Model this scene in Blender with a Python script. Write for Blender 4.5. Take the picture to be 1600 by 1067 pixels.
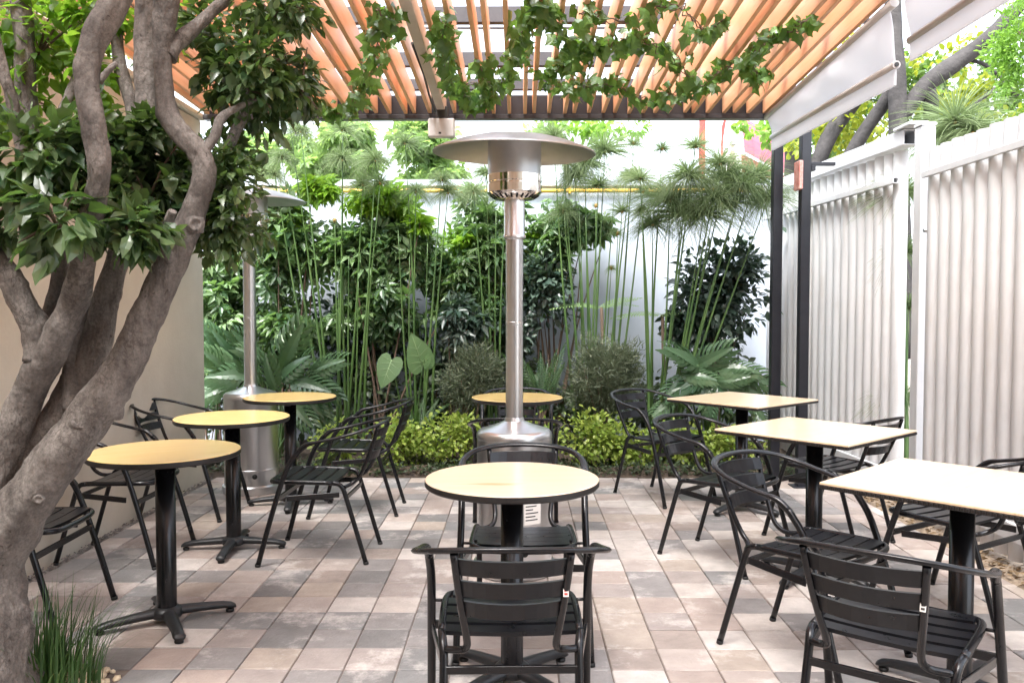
import bpy, math, random
import numpy as np
from mathutils import Vector, Matrix, noise
R = math.radians
random.seed(7); rng = np.random.default_rng(11)
scene = bpy.context.scene
for o in list(bpy.data.objects): bpy.data.objects.remove(o)
COL = scene.collection

# ------------------------------------------------------------ camera, sky, sun, exposure
F, CX, CY, HC = 1330.0, 800.0, 533.5, 1.35
PITCH, YAW = R(-2.3), R(0.43)
cam_d = bpy.data.cameras.new('camera'); cam = bpy.data.objects.new('camera', cam_d); COL.objects.link(cam)
cam_d.sensor_width = 36; cam_d.lens = 36*F/1600; cam_d.clip_end = 500; cam_d.clip_start = .05
cam.location = (0, 0, HC); cam.rotation_euler = (R(90)+PITCH, 0, YAW)
scene.camera = cam
scene.render.resolution_x = 1024; scene.render.resolution_y = 682
SUN_EL, SUN_AZ = R(62), R(246)          # azimuth of the sun, measured counter-clockwise from +X
w = bpy.data.worlds.new('World'); scene.world = w; w.use_nodes = True
nt = w.node_tree; nt.nodes.clear()
sky = nt.nodes.new('ShaderNodeTexSky'); sky.sky_type = 'NISHITA'; sky.sun_disc = False
sky.sun_elevation = SUN_EL; sky.sun_rotation = R(90)-SUN_AZ; sky.dust_density = 4; sky.air_density = 1.0
hs = nt.nodes.new('ShaderNodeHueSaturation'); hs.inputs['Saturation'].default_value = .42
bg = nt.nodes.new('ShaderNodeBackground'); bg.inputs['Strength'].default_value = .15
wo = nt.nodes.new('ShaderNodeOutputWorld')
nt.links.new(sky.outputs[0], hs.inputs['Color']); nt.links.new(hs.outputs[0], bg.inputs['Color']); nt.links.new(bg.outputs[0], wo.inputs[0])
sd = bpy.data.lights.new('sun', 'SUN'); sun = bpy.data.objects.new('sun', sd); COL.objects.link(sun)
sd.energy = 1.2; sd.angle = R(22); sd.color = (1, .985, .965)
sdir = Vector((math.cos(SUN_AZ)*math.cos(SUN_EL), math.sin(SUN_AZ)*math.cos(SUN_EL), math.sin(SUN_EL)))
sun.rotation_euler = sdir.to_track_quat('Z', 'Y').to_euler(); sun.location = sdir*30
scene.view_settings.view_transform = 'Standard'; scene.view_settings.look = 'None'
scene.view_settings.exposure = 2.75; scene.view_settings.gamma = 1

# ------------------------------------------------------------ measuring helpers (photo pixel -> place in the world)
CAMROT = cam.rotation_euler.to_matrix()
def ray(px, py): return CAMROT @ Vector(((px-CX)/F, -(py-CY)/F, -1))
def at(px, py, Y):
    r = ray(px, py); return Vector((0, 0, HC)) + r*(Y/r.y)
def onz(px, py, z):
    r = ray(px, py); return Vector((0, 0, HC)) + r*((z-HC)/r.z)
def wc(x, d): return (x*math.cos(YAW)-d*math.sin(YAW), d*math.cos(YAW)+x*math.sin(YAW))

# ------------------------------------------------------------ materials
def newmat(name):
    m = bpy.data.materials.new(name); m.use_nodes = True
    t = m.node_tree; b = t.nodes['Principled BSDF']; return m, t, b
def N(t, typ, **kw):
    n = t.nodes.new(typ)
    for k, v in kw.items(): setattr(n, k, v)
    return n
def col4(c): return (c[0], c[1], c[2], 1)
def mat(name, c1, c2=None, rough=.5, metal=0, scale=8, stretch=(1,1,1), bump=0, bscale=None, detail=6, rvar=0, obj_coords=False, spec=.5, coat=0):
    m, t, b = newmat(name)
    b.inputs['Base Color'].default_value = col4(c1); b.inputs['Roughness'].default_value = rough
    b.inputs['Metallic'].default_value = metal; b.inputs['Specular IOR Level'].default_value = spec
    b.inputs['Coat Weight'].default_value = coat
    if c2 is not None or bump:
        if obj_coords: src = N(t, 'ShaderNodeTexCoord').outputs['Object']
        else: src = N(t, 'ShaderNodeNewGeometry').outputs['Position']
        mp = N(t, 'ShaderNodeMapping'); mp.inputs['Scale'].default_value = stretch
        t.links.new(src, mp.inputs[0])
        if c2 is not None:
            no = N(t, 'ShaderNodeTexNoise'); no.inputs['Scale'].default_value = scale; no.inputs['Detail'].default_value = detail
            no.inputs['Roughness'].default_value = .62
            t.links.new(mp.outputs[0], no.inputs['Vector'])
            ra = N(t, 'ShaderNodeValToRGB'); ra.color_ramp.elements[0].position = .34; ra.color_ramp.elements[1].position = .66
            ra.color_ramp.elements[0].color = col4(c1); ra.color_ramp.elements[1].color = col4(c2)
            t.links.new(no.outputs['Fac'], ra.inputs[0]); t.links.new(ra.outputs[0], b.inputs['Base Color'])
            if rvar:
                mr = N(t, 'ShaderNodeMapRange'); mr.inputs['To Min'].default_value = rough-rvar; mr.inputs['To Max'].default_value = rough+rvar
                t.links.new(no.outputs['Fac'], mr.inputs[0]); t.links.new(mr.outputs[0], b.inputs['Roughness'])
        if bump:
            n2 = N(t, 'ShaderNodeTexNoise'); n2.inputs['Scale'].default_value = bscale or scale*4; n2.inputs['Detail'].default_value = 6
            t.links.new(mp.outputs[0], n2.inputs['Vector'])
            bu = N(t, 'ShaderNodeBump'); bu.inputs['Strength'].default_value = bump; bu.inputs['Distance'].default_value = .02
            t.links.new(n2.outputs['Fac'], bu.inputs['Height']); t.links.new(bu.outputs[0], b.inputs['Normal'])
    return m
def leafmat(name, ca, cb, trans=(.35,.5,.05), tf=.35, rough=.42, single=False, spec=.5):
    """leaf: colour varies leaf by leaf between ca and cb; light passes through"""
    m, t, b = newmat(name)
    if single:
        v = N(t, 'ShaderNodeObjectInfo').outputs['Random']
    else:
        a = N(t, 'ShaderNodeAttribute'); a.attribute_name = 'lv'; v = a.outputs['Fac']
    ra = N(t, 'ShaderNodeValToRGB'); ra.color_ramp.elements[0].color = col4(ca); ra.color_ramp.elements[1].color = col4(cb)
    t.links.new(v, ra.inputs[0]); t.links.new(ra.outputs[0], b.inputs['Base Color'])
    b.inputs['Roughness'].default_value = rough; b.inputs['Specular IOR Level'].default_value = spec
    tr = N(t, 'ShaderNodeBsdfTranslucent'); tr.inputs[0].default_value = col4(trans)
    mx = N(t, 'ShaderNodeMixShader'); mx.inputs[0].default_value = tf
    t.links.new(b.outputs[0], mx.inputs[1]); t.links.new(tr.outputs[0], mx.inputs[2])
    t.links.new(mx.outputs[0], t.nodes['Material Output'].inputs[0])
    return m

M = {}
M['black'] = mat('black_powder_coat', (.004,.0042,.0052), (.008,.008,.0095), rough=.25, scale=30, rvar=.07, spec=.42)
M['slat_black'] = mat('black_slat_coat', (.0045,.0048,.0062), (.009,.0093,.0115), rough=.30, scale=22, rvar=.09, spec=.36)
M['cast'] = mat('black_cast_iron', (.009,.0095,.011), (.017,.018,.02), rough=.42, scale=40, bump=.05)
M['rubber'] = mat('black_rubber', (.006,.006,.006), rough=.6)
M['edge'] = mat('black_table_edge', (.009,.008,.0075), (.017,.014,.013), rough=.45, scale=60)
M['post'] = mat('dark_blue_steel', (.008,.009,.014), (.014,.015,.021), rough=.4, scale=12)
M['beam'] = mat('dark_brown_steel', (.022,.019,.021), (.036,.031,.033), rough=.45, scale=9)
M['steel'] = mat('brushed_steel', (.56,.565,.575), (.63,.635,.645), rough=.30, metal=1, scale=4, stretch=(1,1,.1), rvar=.03)
M['steel_dull'] = mat('dull_aluminium', (.44,.445,.45), (.55,.555,.56), rough=.42, metal=1, scale=5, rvar=.08)
M['chrome'] = mat('polished_steel', (.8,.76,.7), rough=.07, metal=1)
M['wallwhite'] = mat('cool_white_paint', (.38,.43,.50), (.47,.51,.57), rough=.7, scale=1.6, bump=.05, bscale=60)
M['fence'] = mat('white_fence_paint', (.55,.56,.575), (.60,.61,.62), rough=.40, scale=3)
t_ = M['fence'].node_tree; b_ = t_.nodes['Principled BSDF']; src = b_.inputs['Base Color'].links[0].from_socket
ge = N(t_, 'ShaderNodeNewGeometry'); mp_ = N(t_, 'ShaderNodeMapping'); mp_.inputs['Scale'].default_value = (6,6,.8); n_ = N(t_, 'ShaderNodeTexNoise'); n_.inputs['Scale'].default_value = 2.2; n_.inputs['Detail'].default_value = 9; n_.inputs['Roughness'].default_value = .7
t_.links.new(ge.outputs['Position'], mp_.inputs[0]); t_.links.new(mp_.outputs[0], n_.inputs['Vector'])
mr_ = N(t_, 'ShaderNodeMapRange'); mr_.inputs['From Min'].default_value = .52; mr_.inputs['From Max'].default_value = .75; mr_.inputs['To Max'].default_value = .45
mx_ = N(t_, 'ShaderNodeMixRGB'); mx_.inputs['Color2'].default_value = (.40,.36,.31,1); t_.links.new(n_.outputs['Fac'], mr_.inputs[0]); t_.links.new(mr_.outputs[0], mx_.inputs['Fac']); t_.links.new(src, mx_.inputs['Color1']); t_.links.new(mx_.outputs[0], b_.inputs['Base Color'])
M['fence_tube'] = mat('white_tube_paint', (.50,.515,.535), (.56,.57,.585), rough=.38, scale=5)
M['dark_hole'] = mat('tube_shade', (.01,.01,.01), rough=.9)  # flat black for the shade inside tube ends, vent hole and slots
M['stucco'] = mat('tan_stucco', (.50,.46,.39), (.62,.58,.50), rough=.85, scale=1.1, bump=.12, bscale=45)
M['yellow'] = mat('yellow_pipe_paint', (.75,.42,.03), (.62,.36,.05), rough=.4, scale=6)
M['soil'] = mat('dark_soil', (.035,.026,.02), (.09,.065,.045), rough=.95, scale=14, bump=.6, bscale=40)
M['dry_soil'] = mat('dry_soil', (.16,.12,.085), (.32,.25,.18), rough=.95, scale=12, bump=.5, bscale=50)
M['joint'] = mat('paver_joint_sand', (.13,.105,.09), (.22,.18,.155), rough=.95, scale=18)
M['ground'] = mat('bare_ground', (.16,.14,.12), (.25,.22,.19), rough=.95, scale=2)
M['fabric'] = leafmat('white_awning_cloth', (.76,.77,.79), (.80,.81,.83), (.84,.85,.87), .55, .8, single=True)
M['awn_tube'] = mat('awning_bar_grey', (.45,.43,.42), (.52,.50,.49), rough=.45, scale=4)
M['rail_pale'] = mat('pale_grey_rafter_paint', (.50,.42,.36), (.60,.52,.46), rough=.55, scale=4)
M['box'] = mat('light_grey_plastic', (.55,.53,.52), (.60,.58,.57), rough=.5, scale=9)
M['sticker'] = mat('sticker_white', (.75,.72,.68), rough=.5)
M['sticker_red'] = mat('sticker_red', (.5,.05,.04), rough=.5)
M['ink'] = mat('sticker_ink', (.03,.03,.03), rough=.6)
M['pinksign'] = mat('pink_plastic_sign', (.62,.18,.14), (.80,.52,.46), rough=.5, scale=22)
M['pink'] = mat('pink_painted_roof', (.40,.10,.15), (.46,.14,.19), rough=.7, scale=1)
M['red'] = mat('red_painted_plaster', (.30,.035,.03), (.36,.06,.05), rough=.75, scale=1)
M['bwhite'] = mat('white_plaster', (.78,.77,.75), rough=.8)
M['beige'] = mat('beige_plaster', (.30,.25,.19), (.36,.30,.24), rough=.8, scale=1)
M['grey_orn'] = mat('grey_stone', (.25,.25,.25), rough=.8)
M['vein'] = mat('pale_leaf_vein', (.26,.38,.18), rough=.5)
M['pebble'] = mat('cream_pebble', (.52,.40,.25), (.72,.62,.46), rough=.5, scale=9)
M['gravel'] = mat('grey_gravel', (.10,.09,.085), (.30,.27,.25), rough=.85, scale=30)

def wood(name, c1, c2, c3, rough, axis_stretch, scale=3.0, coat=0):
    m, t, b = newmat(name)
    oi = N(t, 'ShaderNodeObjectInfo'); tc = N(t, 'ShaderNodeTexCoord')
    ad = N(t, 'ShaderNodeVectorMath', operation='MULTIPLY_ADD'); ad.inputs[1].default_value = (1,1,1)
    mu = N(t, 'ShaderNodeVectorMath', operation='SCALE'); mu.inputs['Scale'].default_value = 17
    cb = N(t, 'ShaderNodeCombineXYZ')
    for k in range(3): t.links.new(oi.outputs['Random'], cb.inputs[k])
    t.links.new(cb.outputs[0], mu.inputs[0]); t.links.new(tc.outputs['Object'], ad.inputs[0]); t.links.new(mu.outputs[0], ad.inputs[2])
    mp = N(t, 'ShaderNodeMapping'); mp.inputs['Scale'].default_value = axis_stretch; t.links.new(ad.outputs[0], mp.inputs[0])
    no = N(t, 'ShaderNodeTexNoise'); no.inputs['Scale'].default_value = scale; no.inputs['Detail'].default_value = 7; no.inputs['Distortion'].default_value = .6
    t.links.new(mp.outputs[0], no.inputs['Vector'])
    ra = N(t, 'ShaderNodeValToRGB'); e = ra.color_ramp.elements
    e[0].position = .3; e[0].color = col4(c1); e[1].position = .62; e[1].color = col4(c2)
    x = e.new(.70); x.color = col4(c3)
    t.links.new(no.outputs['Fac'], ra.inputs[0])
    hv = N(t, 'ShaderNodeHueSaturation'); mr = N(t, 'ShaderNodeMapRange'); mr.inputs['To Min'].default_value = .86; mr.inputs['To Max'].default_value = 1.1
    t.links.new(oi.outputs['Random'], mr.inputs[0]); t.links.new(mr.outputs[0], hv.inputs['Value']); t.links.new(ra.outputs[0], hv.inputs['Color'])
    t.links.new(hv.outputs[0], b.inputs['Base Color']); b.inputs['Roughness'].default_value = rough; b.inputs['Coat Weight'].default_value = coat; b.inputs['Coat Roughness'].default_value = .16
    return m
M['cedar'] = wood('cedar_slat_wood', (.70,.38,.20), (.76,.44,.25), (.62,.31,.15), .5, (14,1,14), 2.0)
M['oak_round'] = wood('yellow_laminate', (.82,.58,.21), (.86,.63,.27), (.75,.48,.15), .30, (1.0,11,1), 2.4, coat=.6)
M['oak_square'] = wood('pale_oak_laminate', (.80,.60,.39), (.85,.66,.46), (.71,.49,.27), .30, (1.0,11,1), 2.4, coat=.6)

M['oak_lit'] = wood('lit_laminate', (.82,.63,.43), (.87,.69,.50), (.68,.42,.19), .30, (.8,9,1), 2.0, coat=.6)  # round-table laminate with the brighter centre light and sky sheen put into its colour
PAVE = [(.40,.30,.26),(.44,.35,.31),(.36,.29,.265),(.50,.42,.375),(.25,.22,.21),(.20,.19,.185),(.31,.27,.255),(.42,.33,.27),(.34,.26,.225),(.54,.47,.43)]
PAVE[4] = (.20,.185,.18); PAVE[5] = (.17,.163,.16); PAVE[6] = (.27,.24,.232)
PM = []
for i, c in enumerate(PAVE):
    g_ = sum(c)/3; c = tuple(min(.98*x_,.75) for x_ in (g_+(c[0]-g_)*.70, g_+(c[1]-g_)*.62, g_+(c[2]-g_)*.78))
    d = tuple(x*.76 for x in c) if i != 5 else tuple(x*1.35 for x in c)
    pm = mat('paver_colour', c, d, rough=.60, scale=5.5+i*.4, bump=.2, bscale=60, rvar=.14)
    t_ = pm.node_tree; b_ = t_.nodes['Principled BSDF']; src = b_.inputs['Base Color'].links[0].from_socket
    ge = N(t_, 'ShaderNodeNewGeometry'); n_ = N(t_, 'ShaderNodeTexNoise'); n_.inputs['Scale'].default_value = 3.1; n_.inputs['Detail'].default_value = 9; n_.inputs['Roughness'].default_value = .72
    t_.links.new(ge.outputs['Position'], n_.inputs['Vector'])
    rp_ = N(t_, 'ShaderNodeValToRGB'); rp_.color_ramp.elements[0].position = .53; rp_.color_ramp.elements[1].position = .64; rp_.color_ramp.elements[1].color = (.6,.6,.6,1)
    mx_ = N(t_, 'ShaderNodeMixRGB'); mx_.inputs['Color2'].default_value = (.60,.55,.52,1)
    t_.links.new(n_.outputs['Fac'], rp_.inputs[0]); t_.links.new(rp_.outputs[0], mx_.inputs['Fac']); t_.links.new(src, mx_.inputs['Color1']); t_.links.new(mx_.outputs[0], b_.inputs['Base Color'])
    PM.append(pm)

M['bark'] = mat('ficus_bark', (.075,.064,.057), (.21,.187,.168), rough=.85, scale=9, stretch=(1,1,.5), bump=1.0, bscale=30, detail=10)
t_ = M['bark'].node_tree; b_ = t_.nodes['Principled BSDF']; src = b_.inputs['Base Color'].links[0].from_socket
ge = N(t_, 'ShaderNodeNewGeometry')
for (sc_, p0, p1, c_, inv) in ((34, .10, .20, (.03,.02,.015,1), True), (3.2, .55, .72, (.36,.33,.30,1), False)):
    if inv:
        n_ = N(t_, 'ShaderNodeTexVoronoi'); o_ = n_.outputs['Distance']
    else:
        n_ = N(t_, 'ShaderNodeTexNoise'); n_.inputs['Detail'].default_value = 10; n_.inputs['Roughness'].default_value = .7; o_ = n_.outputs['Fac']
    n_.inputs['Scale'].default_value = sc_; t_.links.new(ge.outputs['Position'], n_.inputs['Vector'])
    mr_ = N(t_, 'ShaderNodeMapRange'); mr_.inputs['From Min'].default_value = p0; mr_.inputs['From Max'].default_value = p1
    mr_.inputs['To Min'].default_value = .8 if inv else 0; mr_.inputs['To Max'].default_value = 0 if inv else .75
    mx_ = N(t_, 'ShaderNodeMixRGB'); mx_.inputs['Color2'].default_value = c_
    t_.links.new(o_, mr_.inputs[0]); fac_ = mr_.outputs[0]
    if inv:
        nm_ = N(t_, 'ShaderNodeTexNoise'); nm_.inputs['Scale'].default_value = 9; nm_.inputs['Detail'].default_value = 3; t_.links.new(ge.outputs['Position'], nm_.inputs['Vector'])
        m2_ = N(t_, 'ShaderNodeMapRange'); m2_.inputs['From Min'].default_value = .54; m2_.inputs['From Max'].default_value = .62; t_.links.new(nm_.outputs['Fac'], m2_.inputs[0])
        n_.inputs['Randomness'].default_value = 1
        mu_ = N(t_, 'ShaderNodeMath', operation='MULTIPLY'); t_.links.new(fac_, mu_.inputs[0]); t_.links.new(m2_.outputs[0], mu_.inputs[1]); fac_ = mu_.outputs[0]
        dn_ = N(t_, 'ShaderNodeTexNoise'); dn_.inputs['Scale'].default_value = 30; av_ = N(t_, 'ShaderNodeVectorMath', operation='MULTIPLY_ADD'); av_.inputs[1].default_value = (.05,.05,.05)
        t_.links.new(ge.outputs['Position'], dn_.inputs['Vector']); t_.links.new(dn_.outputs['Color'], av_.inputs[0]); t_.links.new(ge.outputs['Position'], av_.inputs[2]); t_.links.new(av_.outputs[0], n_.inputs['Vector'])
    t_.links.new(fac_, mx_.inputs['Fac']); t_.links.new(src, mx_.inputs['Color1']); src = mx_.outputs[0]
vc_ = N(t_, 'ShaderNodeTexVoronoi', feature='DISTANCE_TO_EDGE'); vc_.inputs['Scale'].default_value = 38
mp_ = N(t_, 'ShaderNodeMapping'); mp_.inputs['Scale'].default_value = (1,1,.45); nd_ = N(t_, 'ShaderNodeTexNoise'); nd_.inputs['Scale'].default_value = 22; nd_.inputs['Detail'].default_value = 8
ma_ = N(t_, 'ShaderNodeVectorMath', operation='MULTIPLY_ADD'); ma_.inputs[1].default_value = (.09,.09,.09)
t_.links.new(ge.outputs['Position'], nd_.inputs['Vector']); t_.links.new(nd_.outputs['Color'], ma_.inputs[0]); t_.links.new(ge.outputs['Position'], ma_.inputs[2]); t_.links.new(ma_.outputs[0], mp_.inputs[0]); t_.links.new(mp_.outputs[0], vc_.inputs['Vector'])
mr_ = N(t_, 'ShaderNodeMapRange'); mr_.inputs['From Max'].default_value = .09; mr_.inputs['To Min'].default_value = .55; mr_.inputs['To Max'].default_value = 0
nm_ = N(t_, 'ShaderNodeTexNoise'); nm_.inputs['Scale'].default_value = 5; m2_ = N(t_, 'ShaderNodeMapRange'); m2_.inputs['From Min'].default_value = .45; m2_.inputs['From Max'].default_value = .6
mu_ = N(t_, 'ShaderNodeMath', operation='MULTIPLY'); t_.links.new(ge.outputs['Position'], nm_.inputs['Vector']); t_.links.new(nm_.outputs['Fac'], m2_.inputs[0])
t_.links.new(vc_.outputs['Distance'], mr_.inputs[0]); t_.links.new(mr_.outputs[0], mu_.inputs[0]); t_.links.new(m2_.outputs[0], mu_.inputs[1])
mx_ = N(t_, 'ShaderNodeMixRGB'); mx_.inputs['Color2'].default_value = (.035,.026,.02,1); t_.links.new(mu_.outputs[0], mx_.inputs['Fac']); t_.links.new(src, mx_.inputs['Color1'])
nf_ = N(t_, 'ShaderNodeTexNoise'); nf_.inputs['Scale'].default_value = 90; nf_.inputs['Detail'].default_value = 6; nf_.inputs['Roughness'].default_value = .75; t_.links.new(ge.outputs['Position'], nf_.inputs['Vector'])
mf_ = N(t_, 'ShaderNodeMapRange'); mf_.inputs['From Min'].default_value = .3; mf_.inputs['From Max'].default_value = .7; mf_.inputs['To Min'].default_value = .55; mf_.inputs['To Max'].default_value = 1.35; t_.links.new(nf_.outputs['Fac'], mf_.inputs[0])
hv_ = N(t_, 'ShaderNodeHueSaturation'); t_.links.new(mx_.outputs[0], hv_.inputs['Color']); t_.links.new(mf_.outputs[0], hv_.inputs['Value'])
t_.links.new(hv_.outputs[0], b_.inputs['Base Color'])
M['bark2'] = mat('dark_grey_bark', (.024,.022,.022), (.05,.046,.045), rough=.9, scale=9, bump=.5, bscale=30)
M['twig'] = mat('brown_twig', (.10,.065,.045), (.16,.11,.08), rough=.8, scale=20)
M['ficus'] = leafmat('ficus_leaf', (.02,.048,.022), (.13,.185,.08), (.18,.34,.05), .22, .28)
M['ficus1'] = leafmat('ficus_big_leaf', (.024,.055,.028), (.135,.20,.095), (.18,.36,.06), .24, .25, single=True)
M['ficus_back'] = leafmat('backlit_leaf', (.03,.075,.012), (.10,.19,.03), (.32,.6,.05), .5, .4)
M['ivy'] = leafmat('ivy_leaf', (.03,.08,.022), (.11,.20,.05), (.20,.40,.05), .32, .36, single=True)
M['scheff'] = leafmat('schefflera_leaf', (.035,.085,.04), (.18,.27,.125), (.22,.40,.09), .30, .32)
M['lime'] = leafmat('lime_young_leaf', (.09,.22,.02), (.20,.35,.03), (.28,.48,.04), .40, .4)
M['darkshrub'] = leafmat('dark_leathery_leaf', (.024,.048,.036), (.09,.13,.10), (.08,.15,.06), .15, .28)
M['greyshrub'] = leafmat('grey_green_needle', (.075,.10,.06), (.17,.20,.125), (.15,.2,.09), .22, .6)
M['golden'] = leafmat('golden_green_leaf', (.14,.24,.03), (.38,.46,.10), (.42,.52,.10), .35, .4)
M['cover'] = leafmat('dark_groundcover_leaf', (.025,.045,.02), (.07,.10,.045), (.07,.12,.03), .2, .45)
M['philo'] = leafmat('philodendron_leaf', (.04,.09,.045), (.10,.17,.085), (.16,.30,.08), .2, .25, single=True)
M['aloc'] = leafmat('elephant_ear_leaf', (.11,.20,.085), (.14,.24,.105), (.22,.38,.12), .3, .38, single=True)
M['fern'] = leafmat('sword_fern_leaf', (.03,.075,.03), (.08,.14,.06), (.15,.3,.05), .25, .5, single=True)
M['palefern'] = leafmat('pale_fern_leaf', (.17,.29,.11), (.27,.40,.17), (.4,.6,.2), .4, .5, single=True)
M['papy'] = leafmat('papyrus_ray', (.08,.12,.05), (.18,.23,.11), (.22,.32,.12), .35, .6, single=True)
M['papystem'] = mat('papyrus_stem', (.035,.085,.02), (.085,.155,.04), rough=.45, scale=4)
M['papyhead'] = mat('papyrus_flower_head', (.28,.17,.05), (.42,.27,.07), rough=.8, scale=40)
M['palm'] = leafmat('pale_tree_leaf', (.08,.15,.05), (.18,.27,.09), (.4,.6,.15), .45, .5)
M['yelleaf'] = leafmat('yellow_green_tree_leaf', (.07,.13,.015), (.34,.36,.02), (.40,.48,.04), .42, .5)
M['greenleaf'] = leafmat('fresh_green_tree_leaf', (.06,.14,.02), (.16,.28,.05), (.3,.55,.06), .45, .5)
M['greenleaf2'] = leafmat('shaded_tree_leaf', (.03,.07,.015), (.10,.17,.03), (.16,.30,.04), .35, .5)
M['grass'] = leafmat('grass_blade', (.02,.06,.015), (.06,.13,.04), (.12,.25,.05), .25, .45)
M['litter'] = leafmat('dry_leaf_litter', (.10,.065,.03), (.26,.18,.10), (.2,.12,.05), .1, .8)

# ------------------------------------------------------------ object helpers
def tag(o, label=None, cat=None, group=None, kind=None):
    if label: o['label'] = label
    if cat: o['category'] = cat
    if group: o['group'] = group
    if kind: o['kind'] = kind
    return o
def empty(name, loc=(0,0,0), rz=0):
    o = bpy.data.objects.new(name, None); COL.objects.link(o); o.location = loc; o.rotation_euler = (0,0,rz); o.empty_display_size = .1
    return o
def link(name, me, parent=None, loc=None, world=True):
    o = bpy.data.objects.new(name, me); COL.objects.link(o)
    if loc is not None: o.location = loc
    if parent is not None: o.parent = parent
    return o
class MB:
    def __init__(s): s.v = []; s.f = []; s.mi = []; s.sm = []
    def add(s, vs, fs, mi=0, smooth=False):
        n = len(s.v); s.v += [tuple(v) for v in vs]
        for f in fs: s.f.append([n+i for i in f]); s.mi.append(mi); s.sm.append(smooth)
        return s
    def box(s, x0, x1, y0, y1, z0, z1, mi=0, mat=None):
        vs = [(x,y,z) for z in (z0,z1) for y in (y0,y1) for x in (x0,x1)]
        if mat is not None: vs = [mat @ Vector(v) for v in vs]
        return s.add(vs, [(0,2,3,1),(4,5,7,6),(0,1,5,4),(2,6,7,3),(0,4,6,2),(1,3,7,5)], mi)
    def bbox(s, x0, x1, y0, y1, z0, z1, c=.004, mi=0, mat=None):
        """box with chamfered vertical and horizontal edges"""
        vs = []; fs = []
        for z, i in ((z0,c),(z0+c,0),(z1-c,0),(z1,c)):
            for (x,y) in ((x0+c+i,y0+i),(x1-c-i,y0+i),(x1-i,y0+c+i),(x1-i,y1-c-i),(x1-c-i,y1-i),(x0+c+i,y1-i),(x0+i,y1-c-i),(x0+i,y0+c+i)):
                vs.append(Vector((x,y,z)))
        for k in range(3):
            for j in range(8): fs.append((k*8+j, k*8+(j+1)%8, (k+1)*8+(j+1)%8, (k+1)*8+j))
        fs.append(tuple(range(7,-1,-1))); fs.append(tuple(range(24,32)))
        if mat is not None: vs = [mat @ v for v in vs]
        return s.add(vs, fs, mi)
    def tube(s, pts, rad, seg=10, mi=0, cap=True, flat=None):
        pts = [Vector(p) for p in pts]; n = len(pts)
        if not hasattr(rad, '__len__'): rad = [rad]*n
        T = []
        for i in range(n):
            a = pts[max(i-1,0)]; b = pts[min(i+1,n-1)]; T.append((b-a).normalized())
        up = Vector((0,0,1)) if abs(T[0].z) < .9 else Vector((1,0,0))
        nrm = (up - T[0]*up.dot(T[0])).normalized()
        vs = []
        for i in range(n):
            nrm = (nrm - T[i]*nrm.dot(T[i])).normalized(); bi = T[i].cross(nrm)
            for k in range(seg):
                a = 2*math.pi*k/seg; rr = rad[i]
                if callable(flat): rr = rr*flat(i/(n-1), a)
                vs.append(pts[i] + nrm*(math.cos(a)*rr) + bi*(math.sin(a)*rr))
        fs = []
        for i in range(n-1):
            for k in range(seg): fs.append((i*seg+k, i*seg+(k+1)%seg, (i+1)*seg+(k+1)%seg, (i+1)*seg+k))
        s.add(vs, fs, mi, True)
        if cap:
            b = len(s.v)-len(vs)
            s.f.append([b+k for k in range(seg-1,-1,-1)]); s.mi.append(mi); s.sm.append(False)
            s.f.append([b+(n-1)*seg+k for k in range(seg)]); s.mi.append(mi); s.sm.append(False)
        return s
    def lathe(s, prof, seg=48, mi=0, c=(0,0,0), smooth=True):
        vs = []; fs = []
        for (r,z) in prof:
            for k in range(seg):
                a = 2*math.pi*k/seg; vs.append((c[0]+r*math.cos(a), c[1]+r*math.sin(a), c[2]+z))
        for i in range(len(prof)-1):
            for k in range(seg): fs.append((i*seg+k, i*seg+(k+1)%seg, (i+1)*seg+(k+1)%seg, (i+1)*seg+k))
        return s.add(vs, fs, mi, smooth)
    def mesh(s, name, mats):
        me = bpy.data.meshes.new(name); me.from_pydata(s.v, [], s.f)
        for m in (mats if isinstance(mats, (list,tuple)) else [mats]): me.materials.append(m)
        me.polygons.foreach_set('material_index', s.mi); me.polygons.foreach_set('use_smooth', s.sm); me.update()
        return me
    def build(s, name, mats, parent=None, loc=None): return link(name, s.mesh(name, mats), parent, loc)
def sharp(o, ang=40):
    me = o.data
    if hasattr(me, 'set_sharp_from_angle'): me.set_sharp_from_angle(angle=R(ang))
    return o
def spline(pts, sub=6):
    """Catmull-Rom through tuples of any length"""
    P = [np.array(p, float) for p in pts]; out = []
    P = [2*P[0]-P[1]] + P + [2*P[-1]-P[-2]]
    for i in range(1, len(P)-2):
        for k in range(sub):
            t = k/sub; a,b,c,d = P[i-1],P[i],P[i+1],P[i+2]
            out.append(.5*((2*b)+(c-a)*t+(2*a-5*b+4*c-d)*t*t+(3*b-a-3*c+d)*t**3))
    out.append(P[-2]); return out
def copy_tree(o, parent=None):
    c = o.copy(); COL.objects.link(c); c.parent = parent
    for ch in o.children: copy_tree(ch, c)
    return c

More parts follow.
